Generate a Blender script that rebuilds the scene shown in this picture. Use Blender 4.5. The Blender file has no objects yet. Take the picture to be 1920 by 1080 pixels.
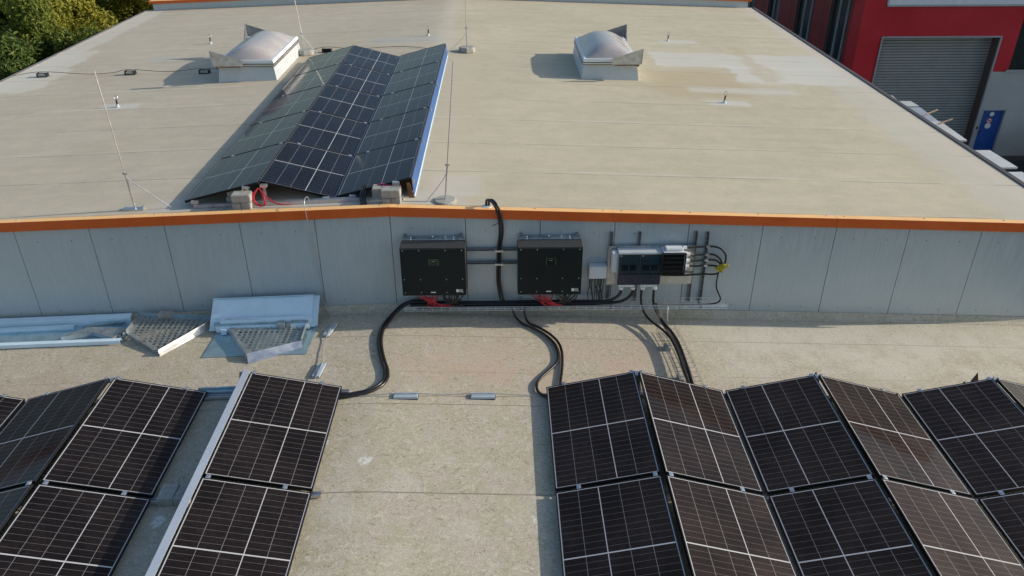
import bpy, bmesh, math, random
from mathutils import Vector, Matrix
random.seed(7)
SC = bpy.context.scene
COL = SC.collection
PI = math.pi
S = 0.036            # roof pitch (both roofs fall away from a ridge at x = 0)
ZU, ZL = 1.42, -0.07  # ridge height of the upper and of the lower roof
GROUND = -6.3
def zu(x): return ZU - S*abs(x)
def zl(x): return ZL - S*abs(x)

# ------------------------------------------------------------------ mesh helpers
class MB:
    def __init__(s): s.v=[]; s.f=[]; s.m=[]; s.uv=None
    def add(s, vs, fs, mi=0):
        o=len(s.v); s.v += [tuple(v) for v in vs]
        for f in fs: s.f.append([i+o for i in f]); s.m.append(mi)
        return s
    def hexa(s, p, mi=0):   # 4 bottom (ccw) + 4 top
        return s.add(p, [(3,2,1,0),(4,5,6,7),(0,1,5,4),(1,2,6,5),(2,3,7,6),(3,0,4,7)], mi)
    def box(s, x0,x1,y0,y1,z0,z1, mi=0):
        return s.hexa([(x0,y0,z0),(x1,y0,z0),(x1,y1,z0),(x0,y1,z0),(x0,y0,z1),(x1,y0,z1),(x1,y1,z1),(x0,y1,z1)], mi)
    def obox(s, c, size, rot=(0,0,0), mi=0):
        from mathutils import Euler
        R=Euler(rot).to_matrix(); h=[d/2 for d in size]; c=Vector(c)
        P=[(-1,-1,-1),(1,-1,-1),(1,1,-1),(-1,1,-1),(-1,-1,1),(1,-1,1),(1,1,1),(-1,1,1)]
        return s.hexa([c+R@Vector((a*h[0],b*h[1],d*h[2])) for a,b,d in P], mi)
    def prism(s, poly, z0, z1, mi=0):   # poly ccw seen from +z ; z0/z1 number or list
        n=len(poly)
        za=z0 if isinstance(z0,(list,tuple)) else [z0]*n
        zb=z1 if isinstance(z1,(list,tuple)) else [z1]*n
        vs=[(p[0],p[1],za[i]) for i,p in enumerate(poly)]+[(p[0],p[1],zb[i]) for i,p in enumerate(poly)]
        fs=[tuple(range(n-1,-1,-1)), tuple(range(n,2*n))]+[(i,(i+1)%n,n+(i+1)%n,n+i) for i in range(n)]
        return s.add(vs,fs,mi)
    def slab(s, quad, th, mi=0):        # quad in 3d, extruded along its normal by th
        q=[Vector(p) for p in quad]; n=(q[1]-q[0]).cross(q[3]-q[0]).normalized()*th
        return s.hexa([p for p in q]+[p+n for p in q], mi)
    def tube(s, pts, r, seg=8, mi=0, caps=True):
        P=[Vector(p) for p in pts]; n=len(P); rr=r if isinstance(r,(list,tuple)) else [r]*n
        ring=[]; up=None
        for i in range(n):
            t=(P[min(i+1,n-1)]-P[max(i-1,0)])
            if t.length<1e-9: t=Vector((0,0,1))
            t.normalize()
            if up is None:
                a=Vector((0,0,1)) if abs(t.z)<.9 else Vector((1,0,0))
                up=(a-t*a.dot(t)).normalized()
            else:
                up=(up-t*up.dot(t))
                up=up.normalized() if up.length>1e-6 else t.orthogonal().normalized()
            b=t.cross(up)
            ring.append([P[i]+(up*math.cos(2*PI*k/seg)+b*math.sin(2*PI*k/seg))*rr[i] for k in range(seg)])
        vs=[p for R in ring for p in R]; fs=[]
        for i in range(n-1):
            for k in range(seg):
                a=i*seg+k; b2=i*seg+(k+1)%seg
                fs.append((a,b2,b2+seg,a+seg))
        if caps: fs+= [tuple(range(seg-1,-1,-1)), tuple(range((n-1)*seg,n*seg))]
        return s.add(vs,fs,mi)
    def lathe(s, prof, c=(0,0,0), seg=16, mi=0):
        vs=[];fs=[]
        for r,z in prof:
            for k in range(seg):
                a=2*PI*k/seg; vs.append((c[0]+r*math.cos(a),c[1]+r*math.sin(a),c[2]+z))
        for i in range(len(prof)-1):
            for k in range(seg):
                a=i*seg+k; b=i*seg+(k+1)%seg; fs.append((a,b,b+seg,a+seg))
        fs+=[tuple(range(seg-1,-1,-1)), tuple(range((len(prof)-1)*seg,len(prof)*seg))]
        return s.add(vs,fs,mi)
    def build(s, name, mats, parent=None, smooth=False, bevel=0):
        me=bpy.data.meshes.new(name); me.from_pydata(s.v,[],s.f)
        if not isinstance(mats,(list,tuple)): mats=[mats]
        for m in mats: me.materials.append(m)
        if len(mats)>1: me.polygons.foreach_set('material_index', s.m)
        if smooth: me.polygons.foreach_set('use_smooth',[True]*len(s.f))
        if s.uv:
            l=me.uv_layers.new(name='UVMap'); 
            for i,uv in enumerate(s.uv): l.data[i].uv=uv
        if bevel:
            bm=bmesh.new(); bm.from_mesh(me)
            bmesh.ops.bevel(bm, geom=[e for e in bm.edges if len(e.link_faces)==2 and e.calc_face_angle(0)>.5], offset=bevel, segments=2, affect='EDGES', clamp_overlap=True)
            bm.to_mesh(me); bm.free()
        me.update()
        o=bpy.data.objects.new(name,me); COL.objects.link(o)
        if parent: o.parent=parent
        return o
def tag(o,label=None,cat=None,group=None,kind=None):
    if label: o['label']=label
    if cat: o['category']=cat
    if group: o['group']=group
    if kind: o['kind']=kind
    return o
def empty(name, loc=(0,0,0), label=None, cat=None, group=None, rot=(0,0,0)):
    o=bpy.data.objects.new(name,None); COL.objects.link(o); o.location=loc; o.rotation_euler=rot
    o.empty_display_size=.1
    return tag(o,label,cat,group)
def copy_tree(o, parent=None):
    c=o.copy(); COL.objects.link(c); c.parent=parent
    for ch in list(o.children):
        if not ch.name.startswith('clamp'): copy_tree(ch,c)
    return c
def smoothpath(pts, n=8):   # catmull-rom
    P=[Vector(p) for p in pts]; out=[]
    for i in range(len(P)-1):
        p0=P[max(i-1,0)];p1=P[i];p2=P[i+1];p3=P[min(i+2,len(P)-1)]
        for k in range(n):
            t=k/n
            out.append(.5*((2*p1)+(p2-p0)*t+(2*p0-5*p1+4*p2-p3)*t*t+(3*p1-p0-3*p2+p3)*t**3))
    out.append(P[-1]); return out
def offset(pts, d):         # shift a path sideways in plan
    out=[]
    for i,p in enumerate(pts):
        t=pts[min(i+1,len(pts)-1)]-pts[max(i-1,0)]; n=Vector((-t.y,t.x,0))
        n=n.normalized() if n.length>1e-6 else Vector((1,0,0))
        out.append(p+n*d)
    return out

# ------------------------------------------------------------------ materials
class NT:
    def __init__(s,name):
        s.m=bpy.data.materials.new(name); s.m.use_nodes=True; s.t=s.m.node_tree
        s.b=s.t.nodes['Principled BSDF']; s._pos=None
    def n(s,typ,props=None,**inp):
        nd=s.t.nodes.new(typ)
        for k,v in (props or {}).items(): setattr(nd,k,v)
        for k,v in inp.items():
            k2=k.replace('_',' '); s.set(nd.inputs[int(k[1:])] if k[0]=='i' and k[1:].isdigit() else nd.inputs[k2], v)
        return nd
    def set(s,sock,v):
        if isinstance(v,bpy.types.NodeSocket): s.t.links.new(v,sock)
        else:
            if sock.type=='RGBA' and len(v)==3: v=(*v,1)
            sock.default_value=v
    def pos(s):
        if s._pos is None: s._pos=s.n('ShaderNodeTexCoord').outputs['Object']
        return s._pos
    def m_(s,op,a,b=0,c=None,clamp=False):
        nd=s.n('ShaderNodeMath',dict(operation=op,use_clamp=clamp),i0=a,i1=b)
        if c is not None: s.set(nd.inputs[2],c)
        return nd.outputs[0]
    def sep(s,v):
        nd=s.n('ShaderNodeSeparateXYZ',None,i0=v); return nd.outputs
    def comb(s,x,y,z=0): return s.n('ShaderNodeCombineXYZ',None,i0=x,i1=y,i2=z).outputs[0]
    def vmul(s,v,k): return s.n('ShaderNodeVectorMath',dict(operation='MULTIPLY'),i0=v,i1=k).outputs[0]
    def noise(s,scale,detail=5,rough=.55,dist=0,vec=None,col=False):
        nd=s.n('ShaderNodeTexNoise',None,Vector=vec if vec is not None else s.pos(),Scale=scale,Detail=detail,Roughness=rough,Distortion=dist)
        return nd.outputs['Color' if col else 'Fac']
    def ramp(s,f,a,b,lo=0.,hi=1.):
        nd=s.n('ShaderNodeMapRange',dict(interpolation_type='SMOOTHSTEP'),i0=f,i1=a,i2=b,i3=lo,i4=hi); return nd.outputs[0]
    def mix(s,f,a,b,mode='MIX'):
        nd=s.n('ShaderNodeMix',dict(data_type='RGBA',blend_type=mode),i0=f)
        s.set(nd.inputs[6],a); s.set(nd.inputs[7],b); return nd.outputs[2]
    def bump(s,h,strength=.3,dist=.01):
        nd=s.n('ShaderNodeBump',None,Height=h,Strength=strength,Distance=dist); s.set(s.b.inputs['Normal'],nd.outputs[0])
    def col(s,c): s.set(s.b.inputs['Base Color'],c); return s
    def p(s,**k):
        for a,v in k.items(): s.set(s.b.inputs[a.replace('_',' ')],v)
        return s
def simple(name,c,rough=.5,metal=0.,var=.12,scale=6.,bump=0.,spec=.5):
    t=NT(name); f=t.noise(scale,6,.6)
    f2=t.noise(scale*9,3,.6)
    k=t.ramp(t.m_('ADD',t.m_('MULTIPLY',f,.7),t.m_('MULTIPLY',f2,.3)),.3,.7,1-var,1+var)
    t.col(t.mix(1.,c,t.comb(k,k,k),'MULTIPLY')); t.p(Roughness=t.ramp(f,.3,.7,max(rough-.08,.02),min(rough+.08,1)),Metallic=metal)
    t.b.inputs['Specular IOR Level'].default_value=spec
    if bump: t.bump(f2,bump,.004)
    return t.m

def patch(t,X,Y,x0,x1,y0,y1,soft,wob,amp):
    xx=t.m_('ADD',X,t.m_('MULTIPLY',t.m_('SUBTRACT',wob[0],.5),amp)); yy=t.m_('ADD',Y,t.m_('MULTIPLY',t.m_('SUBTRACT',wob[1],.5),amp*.6))
    a=t.m_('MULTIPLY',t.ramp(xx,x0-soft,x0+soft),t.ramp(xx,x1-soft,x1+soft,1,0))
    b=t.m_('MULTIPLY',t.ramp(yy,y0-soft,y0+soft),t.ramp(yy,y1-soft,y1+soft,1,0))
    return t.m_('MULTIPLY',a,b)

def upper_roof_mat():
    t=NT('upper_roof_membrane'); P=t.pos(); X,Y,_=t.sep(P)
    n1=t.noise(.45,6,.6); n2=t.noise(3.2,8,.72); n3=t.noise(38,3,.6); n4=t.noise(1.2,5,.6)
    st=t.noise(2.2,6,.65,vec=t.vmul(P,(.22,1.6,1)))
    side=t.ramp(t.m_('ADD',X,t.m_('MULTIPLY',t.noise(.5,3),1.2)),-.2,1.4)
    base=t.mix(side,t.mix(t.ramp(n1,.35,.65),(.485,.430,.330),(.515,.458,.355)),t.mix(t.ramp(n1,.35,.65),(.490,.442,.322),(.530,.478,.350)))
    k=t.m_('MULTIPLY',t.ramp(n2,.3,.7,.94,1.05),t.ramp(n3,.25,.75,.95,1.05))
    k=t.m_('MULTIPLY',k,t.ramp(st,.32,.68,.96,1.03))
    base=t.mix(1.,base,t.comb(k,k,k),'MULTIPLY')
    # small pale scuffs
    sc=t.m_('MULTIPLY',t.ramp(t.noise(2.6,9,.8,.6),.60,.70),t.ramp(n4,.45,.65))
    base=t.mix(t.m_('MULTIPLY',sc,.55),base,(.56,.545,.48))
    wob=t.sep(t.noise(1.1,6,.65,col=True)); 
    pale=(.60,.60,.555); grey=(.40,.44,.45)
    def ap(b,c,f,*a): return t.mix(t.m_('MULTIPLY',patch(t,X,Y,*a),f,clamp=True),b,c)
    # dirt around the right skylight and dried wash towards the eave
    base=ap(base,(.45,.36,.22),.6,4.6,6.6,5.9,8.0,.5,wob,1.5)
    base=ap(base,(.42,.35,.26),.5,-3.1,-2.7,6.6,9.4,.15,wob,.3)
    base=ap(base,pale,.62,5.0,9.6,8.35,9.75,.05,wob,1.0)
    base=ap(base,pale,.66,6.6,9.7,7.1,8.55,.05,wob,1.1)
    base=ap(base,pale,.5,5.3,7.6,6.25,6.65,.1,wob,.6)
    base=ap(base,(.47,.40,.26),.55,7.2,7.6,7.2,10.5,.12,wob,1.6)
    base=ap(base,pale,.6,5.5,6.35,5.33,5.68,.06,wob,.25)
    base=ap(base,pale,.55,5.5,6.5,10.7,11.1,.08,wob,.3)
    base=ap(base,pale,.6,-6.25,-5.5,5.38,5.72,.06,wob,.25)
    base=ap(base,grey,.5,-1.7,.1,10.15,10.75,.15,wob,.6)
    base=ap(base,grey,.35,-6.9,-6.2,9.2,9.7,.15,wob,.6)
    # pale eave strips
    base=ap(base,(.62,.60,.51),.7,-9.8,-8.35,6.9,10.6,.09,wob,1.3)
    base=ap(base,(.62,.60,.51),.6,-9.8,-8.85,-1,17,.1,wob,.5)
    base=ap(base,(.56,.50,.42),.7,9.05,9.8,-1,17,.12,wob,.35)
    base=ap(base,(.53,.53,.48),.4,8.4,9.2,-1,10,.25,wob,.9)
    base=ap(base,(.56,.53,.46),.35,-.12,.3,8.6,17,.12,wob,.3)
    base=ap(base,(.55,.475,.36),.5,.42,.95,.6,8.6,.18,wob,.25)  # warm reflected glow beside the array, painted into the membrane colour
    base=ap(base,(.55,.53,.49),.5,-3.3,.9,.2,.75,.15,wob,.7)
    base=ap(base,(.57,.56,.52),.45,.55,1.15,.6,1.35,.12,wob,.5)
    # membrane laps every 1.27 m
    q=t.m_('DIVIDE',t.m_('ADD',t.m_('SUBTRACT',Y,2.2),t.m_('MULTIPLY',t.noise(.5,3),.09)),1.27)
    fr=t.m_('FRACT',q); idn=t.n('ShaderNodeTexWhiteNoise',dict(noise_dimensions='1D'),W=t.m_('ADD',t.m_('FLOOR',q),t.m_('MULTIPLY',t.m_('GREATER_THAN',X,0.),31.))).outputs[0]
    dark=t.ramp(t.m_('ABSOLUTE',t.m_('SUBTRACT',fr,.5)),.003,.011,1,0)
    br=t.ramp(t.noise(.9,4,.6,vec=t.vmul(P,(1,.1,1))),.34,.56)
    base=t.mix(t.m_('MULTIPLY',t.m_('MULTIPLY',dark,br),.75),base,(.19,.17,.13))
    soft=t.m_('MULTIPLY',t.ramp(fr,.5,.53,0,1),t.ramp(fr,.53,.60,1,0))
    pl=t.m_('MULTIPLY',t.m_('MULTIPLY',soft,t.ramp(idn,.35,.75)),t.ramp(t.noise(.6,5,.6,vec=t.vmul(P,(1,.05,1))),.42,.58))
    base=t.mix(t.m_('MULTIPLY',pl,.65),base,(.60,.57,.49))
    t.col(base); t.p(Roughness=.85); t.b.inputs['Specular IOR Level'].default_value=.25
    t.bump(t.m_('ADD',t.m_('MULTIPLY',n3,.6),t.m_('SUBTRACT',n2,t.m_('MULTIPLY',dark,.6))),.2,.006)
    return t.m

def lower_roof_mat():
    t=NT('lower_roof_membrane'); P=t.pos(); X,Y,_=t.sep(P)
    n1=t.noise(.55,5,.6); nb=t.noise(5.5,10,.78,3.2); nb2=t.noise(11,8,.75,2.4,vec=t.vmul(P,(.8,1.2,1))); n3=t.noise(70,3,.6); n2=t.noise(1.7,6,.62)
    base=t.mix(t.ramp(t.m_('ADD',t.m_('MULTIPLY',n1,.35),t.m_('MULTIPLY',t.noise(3.1,7,.68,.6),.65)),.40,.58),(.445,.405,.285),(.490,.430,.345))
    base=t.mix(t.ramp(nb,.50,.60,0,.65),base,(.62,.58,.475))
    base=t.mix(t.ramp(nb2,.475,.37,0,.85),base,(.30,.262,.165))
    wob=t.sep(t.noise(1.4,6,.65,col=True))
    def ap(b,c,f,*a): return t.mix(t.m_('MULTIPLY',patch(t,X,Y,*a),f,clamp=True),b,c)
    base=t.mix(t.m_('MULTIPLY',t.m_('MULTIPLY',patch(t,X,Y,.1,4.0,-1.9,-.85,.5,wob,1.8),t.ramp(t.m_('ADD',t.m_('MULTIPLY',n2,.5),t.m_('MULTIPLY',nb,.5)),.46,.56)),.75),base,(.53,.40,.31))
    base=t.mix(t.m_('MULTIPLY',t.m_('MULTIPLY',patch(t,X,Y,-6,-2.6,-2.1,-.9,.3,wob,.9),t.ramp(n2,.40,.62)),.4),base,(.42,.335,.25))
    base=t.mix(t.m_('MULTIPLY',t.m_('MULTIPLY',patch(t,X,Y,4.2,9.6,-1.5,-.35,.35,wob,1.1),t.ramp(n2,.36,.58)),.75),base,(.60,.575,.47))
    base=ap(base,(.54,.52,.44),.45,4.1,9.6,-.85,-.15,.2,wob,.5)
    base=t.mix(t.m_('MULTIPLY',t.m_('MULTIPLY',patch(t,X,Y,-.2,1.7,-5,-2.8,.8,wob,1.6),t.ramp(n2,.5,.62)),.55),base,(.56,.535,.43))
    # crusty pale spots with dark specks
    vo=t.n('ShaderNodeTexVoronoi',None,Vector=P,Scale=2.1,Randomness=1.); rr=t.sep(vo.outputs['Color'])[0]
    d=t.m_('ADD',vo.outputs['Distance'],t.m_('MULTIPLY',t.m_('SUBTRACT',t.noise(9,6,.7),.5),.45))
    spot=t.m_('MULTIPLY',t.ramp(d,.13,.20,1,0),t.m_('GREATER_THAN',rr,.60))
    spot=t.m_('MULTIPLY',spot,t.ramp(Y,-2.8,-2.3,1,.12))
    base=t.mix(t.m_('MULTIPLY',spot,t.ramp(t.noise(30,4,.7),.36,.52)),base,(.70,.71,.65))
    spk=t.m_('MULTIPLY',t.ramp(t.noise(40,3,.65,.4),.60,.66),t.ramp(t.noise(3.3,5,.65),.50,.62))
    base=t.mix(t.m_('MULTIPLY',spk,.7),base,(.10,.09,.06))
    k=t.ramp(n3,.25,.75,.88,1.12); base=t.mix(1.,base,t.comb(k,k,k),'MULTIPLY')
    wv=t.m_('ADD',Y,t.m_('MULTIPLY',t.m_('SUBTRACT',t.noise(.7,3),.5),.035))
    L=None
    for y,w,f in ((-.70,.006,.6),(-1.52,.005,.35),(-2.17,.007,.7),(-3.62,.008,.75),(-5.05,.008,.75)):
        a=t.m_('MULTIPLY',t.ramp(t.m_('ABSOLUTE',t.m_('SUBTRACT',wv,y)),w*.4,w*1.6,1,0),f)
        L=a if L is None else t.m_('MAXIMUM',L,a)
    br=t.ramp(t.noise(1.1,4,.6,vec=t.vmul(P,(1,.1,1))),.30,.52,.25,1)
    L=t.m_('MULTIPLY',L,br); base=t.mix(L,base,(.22,.19,.145))
    t.col(base); t.p(Roughness=.88); t.b.inputs['Specular IOR Level'].default_value=.2
    t.bump(t.m_('SUBTRACT',t.m_('ADD',t.m_('MULTIPLY',n3,.5),t.m_('ADD',nb,nb2)),t.m_('MULTIPLY',L,1.5)),.4,.01)
    return t.m

def cladding_mat():
    t=NT('grey_wall_cladding'); P=t.pos(); X,Y,Z=t.sep(P)
    st=t.noise(26,5,.6,vec=t.vmul(P,(1,1,.07))); n=t.noise(1.3,5,.6)
    rib=t.m_('SINE',t.m_('MULTIPLY',X,2*PI/.05))
    base=t.mix(t.ramp(n,.3,.7),(.445,.52,.56),(.475,.545,.58))
    k=t.ramp(st,.3,.7,.96,1.04); base=t.mix(1.,base,t.comb(k,k,k),'MULTIPLY')
    base=t.mix(t.m_('MULTIPLY',t.ramp(t.m_('ADD',Z,t.m_('MULTIPLY',n,.3)),.0,.55,1,0),.22),base,(.50,.49,.46))
    dr=t.ramp(t.noise(9,4,.6,vec=t.vmul(P,(1,1,.035))),.56,.72); base=t.mix(t.m_('MULTIPLY',t.m_('MULTIPLY',dr,t.ramp(n,.35,.65)),.12),base,(.30,.31,.30))
    sp=t.ramp(t.noise(34,2,.5),.70,.76); base=t.mix(t.m_('MULTIPLY',sp,.35),base,(.2,.2,.2))
    t.col(base); t.p(Roughness=t.ramp(st,.3,.7,.32,.5),Metallic=.25)
    t.bump(t.m_('ADD',t.m_('MULTIPLY',rib,.5),st),.12,.004)
    return t.m

def panel_mat(name,c1,c2,glo,spec):
    t=NT(name); uv=t.n('ShaderNodeTexCoord').outputs['UV']; U,V,_=t.sep(uv)   # metres
    w,L=PW-.024,PL-.024
    def line(c,p,h): return t.ramp(t.m_('ABSOLUTE',t.m_('SUBTRACT',c,p)),h*.7,h*1.3,1,0)
    def rep(c,per,h):
        f=t.m_('SUBTRACT',t.m_('FRACT',t.m_('ADD',t.m_('DIVIDE',c,per),.5)),.5)
        return t.ramp(t.m_('MULTIPLY',t.m_('ABSOLUTE',f),per),h*.7,h*1.3,1,0)
    m=.009; cw=(w-2*m)/5; half=(L-2*m)/2
    thin=t.m_('MULTIPLY',rep(t.m_('SUBTRACT',U,m),cw,.0022),.42)
    row=t.m_('MULTIPLY',rep(t.m_('SUBTRACT',V,m),half/11,.0014),.27)
    fine=0.
    thick=t.m_('MAXIMUM',line(U,m+3*cw,.0042),line(V,L/2,.0072))
    edge=t.m_('MAXIMUM',t.m_('MAXIMUM',line(U,.0,m),line(U,w,m)),t.m_('MAXIMUM',line(V,.0,m),line(V,L,m)))
    mk=t.m_('MAXIMUM',t.m_('MAXIMUM',thin,row),t.m_('MAXIMUM',thick,t.m_('MAXIMUM',edge,fine)))
    P=t.pos(); oi=t.n('ShaderNodeObjectInfo').outputs['Random']
    PP=t.n('ShaderNodeVectorMath',dict(operation='ADD'),i0=P,i1=t.comb(t.m_('MULTIPLY',oi,37.),t.m_('MULTIPLY',oi,91.),0)).outputs[0]
    d1=t.noise(1.6,5,.6,vec=PP); d2=t.noise(22,5,.7,vec=PP)
    cell=t.mix(t.ramp(d1,.3,.7),c1,c2)
    ci=t.n('ShaderNodeTexWhiteNoise',dict(noise_dimensions='2D'),Vector=t.comb(t.m_('FLOOR',t.m_('DIVIDE',U,cw)),t.m_('FLOOR',t.m_('DIVIDE',V,half)),0)).outputs[0]
    kk=t.m_('ADD',.8,t.m_('MULTIPLY',ci,.4)); cell=t.mix(1.,cell,t.comb(kk,kk,kk),'MULTIPLY')
    cell=t.mix(t.m_('MULTIPLY',t.m_('MULTIPLY',t.ramp(d2,.4,.75),t.ramp(d1,.35,.7,.4,1)),.045),cell,(.30,.22,.17))
    vo=t.n('ShaderNodeTexVoronoi',None,Vector=PP,Scale=2.2,Randomness=1.); vr=t.sep(vo.outputs['Color'])[1]
    dr=t.m_('MULTIPLY',t.ramp(t.m_('ADD',vo.outputs['Distance'],t.m_('MULTIPLY',t.m_('SUBTRACT',t.noise(40,3,.6),.5),.06)),.022,.035,1,0),t.m_('GREATER_THAN',vr,.86))
    t.col(t.mix(t.m_('MULTIPLY',dr,.8),t.mix(mk,cell,(.50,.51,.52)),(.6,.6,.56)))
    t.b.inputs['Specular Tint'].default_value=(1.,.86,.78,1)
    t.p(Roughness=t.ramp(d1,.3,.7,.05,.11)); t.b.inputs['IOR'].default_value=1.40
    t.b.inputs['Specular IOR Level'].default_value=spec
    t.bump(d1,.02,.02)
    gl=t.n('ShaderNodeBsdfGlossy',None,Color=(1.,.74,.58,1),Roughness=.52); mx=t.n('ShaderNodeMixShader',None,i0=t.ramp(d1,.3,.7,glo*.75,glo*1.3))
    t.t.links.new(t.b.outputs[0],mx.inputs[1]); t.t.links.new(gl.outputs[0],mx.inputs[2]); t.t.links.new(mx.outputs[0],t.t.nodes['Material Output'].inputs[0])
    return t.m

def foliage_mat(name,c1,c2,c3):
    t=NT(name); oi=t.n('ShaderNodeObjectInfo').outputs['Random']; P=t.pos()
    wn=t.n('ShaderNodeTexWhiteNoise',dict(noise_dimensions='3D'),Vector=t.n('ShaderNodeVectorMath',dict(operation='FLOOR'),i0=t.vmul(P,(6,6,6))).outputs[0]).outputs[0]
    f=t.noise(.9,4,.6)
    c=t.mix(t.ramp(f,.38,.62),c1,c2); c=t.mix(t.m_('MULTIPLY',t.ramp(wn,.45,1),.75),c,c3)
    t.col(c); t.p(Roughness=.55); t.b.inputs['Specular IOR Level'].default_value=.3
    # thin leaves let light through
    tr=t.n('ShaderNodeBsdfTranslucent',None,Color=c); mx=t.n('ShaderNodeMixShader',None,i0=.3)
    t.t.links.new(t.b.outputs[0],mx.inputs[1]); t.t.links.new(tr.outputs[0],mx.inputs[2])
    t.t.links.new(mx.outputs[0],t.t.nodes['Material Output'].inputs[0])
    return t.m

PW,PL=1.073,1.722
M={}
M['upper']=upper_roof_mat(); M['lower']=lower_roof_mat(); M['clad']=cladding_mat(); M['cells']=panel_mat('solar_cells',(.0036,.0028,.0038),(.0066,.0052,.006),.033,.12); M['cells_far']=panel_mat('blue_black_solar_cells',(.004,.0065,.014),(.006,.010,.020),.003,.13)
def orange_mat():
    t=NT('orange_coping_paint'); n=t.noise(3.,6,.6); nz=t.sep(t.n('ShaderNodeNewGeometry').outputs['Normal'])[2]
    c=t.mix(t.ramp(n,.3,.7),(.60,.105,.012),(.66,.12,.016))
    t.col(t.mix(t.m_('MULTIPLY',t.ramp(nz,.9,.99),t.ramp(n,.2,.6,.85,1.)),c,(.95,.55,.20))); t.p(Roughness=t.ramp(n,.3,.7,.38,.5))  # paler top faces: sunlit brightness painted into the orange by surface normal
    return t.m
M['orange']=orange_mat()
M['holder']=simple('pale_grey_holder',(.40,.47,.53),.5,0,.1,8.)
M['frame']=simple('black_anodised_frame',(.010,.010,.011),.5,0,.1,6.,0.,.25)
M['alu']=simple('bare_aluminium',(.60,.62,.64),.36,.85,.12,9.)
M['alu_bright']=simple('bright_folded_aluminium',(.72,.75,.78),.40,.4,.03,2.)
M['galv']=simple('galvanised_steel',(.52,.55,.56),.34,.8,.22,11.)
M['galv_mid']=simple('dull_galvanised_steel',(.34,.37,.36),.4,.55,.2,11.)
M['galv_dark']=simple('weathered_dark_steel',(.23,.25,.265),.45,.5,.2,11.)
M['galv_blue']=simple('bluish_sheet_steel',(.46,.62,.68),.30,.75,.12,5.)
M['film_blue']=simple('pale_blue_film',(.66,.83,.93),.38,.05,.06,3.)
M['film_deep']=simple('blue_film',(.040,.095,.25),.65,0,.15,3.,0,.2)
M['black']=simple('black_plastic',(.014,.014,.015),.45,0,.15)
M['cable']=simple('black_cable_sheath',(.016,.015,.016),.36,0,.2,25.)
M['red']=simple('red_cable_sheath',(.62,.03,.045),.45,0,.15)
M['housing']=simple('inverter_top_paint',(.05,.052,.052),.5,.1,.1)
M['cover']=simple('inverter_cover_paint',(.007,.013,.015),.5,0,.15,4.,0,.25)
M['screw']=simple('bright_screw',(.7,.7,.68),.3,.9,.05)
M['screen']=simple('dark_screen',(.008,.014,.010),.15,0,.05)
M['green']=simple('green_display_border',(.06,.15,.06),.4,0,.1)
M['label']=simple('white_label',(.7,.72,.70),.5,0,.05)
M['labelgrey']=simple('grey_label',(.30,.34,.33),.5,0,.25,60.)
M['white']=simple('white_plastic',(.72,.75,.76),.42,0,.06)
M['grey']=simple('light_grey_plastic',(.50,.55,.57),.42,0,.08)
M['smoke']=simple('smoked_clear_lid',(.018,.026,.034),.10,0,.2,4.)
def smoke_mat():
    t=NT('smoked_clear_lid'); t.col((.010,.014,.018)); t.p(Roughness=.08)
    tr=t.n('ShaderNodeBsdfTransparent',None,Color=(.66,.74,.80)); mx=t.n('ShaderNodeMixShader',None,i0=.78)
    t.t.links.new(t.b.outputs[0],mx.inputs[1]); t.t.links.new(tr.outputs[0],mx.inputs[2]); t.t.links.new(mx.outputs[0],t.t.nodes['Material Output'].inputs[0])
    return t.m
M['smoke']=smoke_mat()
M['brkback']=simple('grey_green_backing',(.30,.35,.34),.5,0,.2,8.)
M['terminal']=simple('brown_terminal',(.24,.13,.08),.5,0,.3,20.)
M['navy']=simple('dark_blue_lid',(.024,.032,.052),.22,0,.2,5.)
M['breaker']=simple('dark_breaker',(.05,.06,.055),.4,0,.3,20.)
M['yellow']=simple('yellow_green_tape',(.42,.34,.02),.5,0,.35,30.)
M['concrete']=simple('grey_concrete',(.34,.335,.30),.9,0,.22,14.,.3)
M['wood']=simple('weathered_wood',(.42,.30,.20),.8,0,.2,8.)
M['rust']=simple('rusty_steel',(.20,.095,.045),.75,.2,.5,10.)
M['whitecurb']=simple('white_skylight_curb',(.50,.545,.565),.5,0,.07,2.)
M['edge']=simple('dark_drip_edge',(.085,.065,.058),.5,.3,.2)
M['edgegrey']=simple('grey_drip_edge',(.30,.27,.25),.5,.3,.2)
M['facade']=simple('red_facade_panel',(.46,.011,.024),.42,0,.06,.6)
M['facadeshaded']=simple('shaded_red_facade_panel',(.20,.008,.016),.4,0,.08,.6)  # facade red made darker: shade of the side face painted into the colour
M['glass']=simple('dark_window_glass',(.012,.022,.024),.08,0,.2,.5)
M['mullion']=simple('pale_window_mullion',(.34,.37,.40),.5,.2,.1)
M['brownframe']=simple('brown_window_frame',(.11,.075,.07),.5,.2,.1)
M['band']=simple('grey_precast_concrete',(.36,.385,.39),.7,0,.08,1.2)
M['whiteband']=simple('pale_fascia',(.66,.70,.73),.5,0,.05)
M['blue']=simple('blue_door_paint',(.018,.075,.30),.4,0,.1,2.)
M['asphalt']=simple('yard_asphalt',(.045,.044,.042),.9,0,.25,1.2,.3)
M['tarp']=simple('black_tarpaulin',(.014,.013,.013),.5,0,.3,3.)
M['whitesheet']=simple('white_sheet_panel',(.52,.54,.53),.45,0,.08,3.)
M['bluesheet']=simple('grey_blue_sheet_panel',(.36,.41,.48),.45,.1,.08,3.)
M['bark']=simple('tree_bark',(.085,.065,.045),.9,0,.3,8.,.4)

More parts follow.
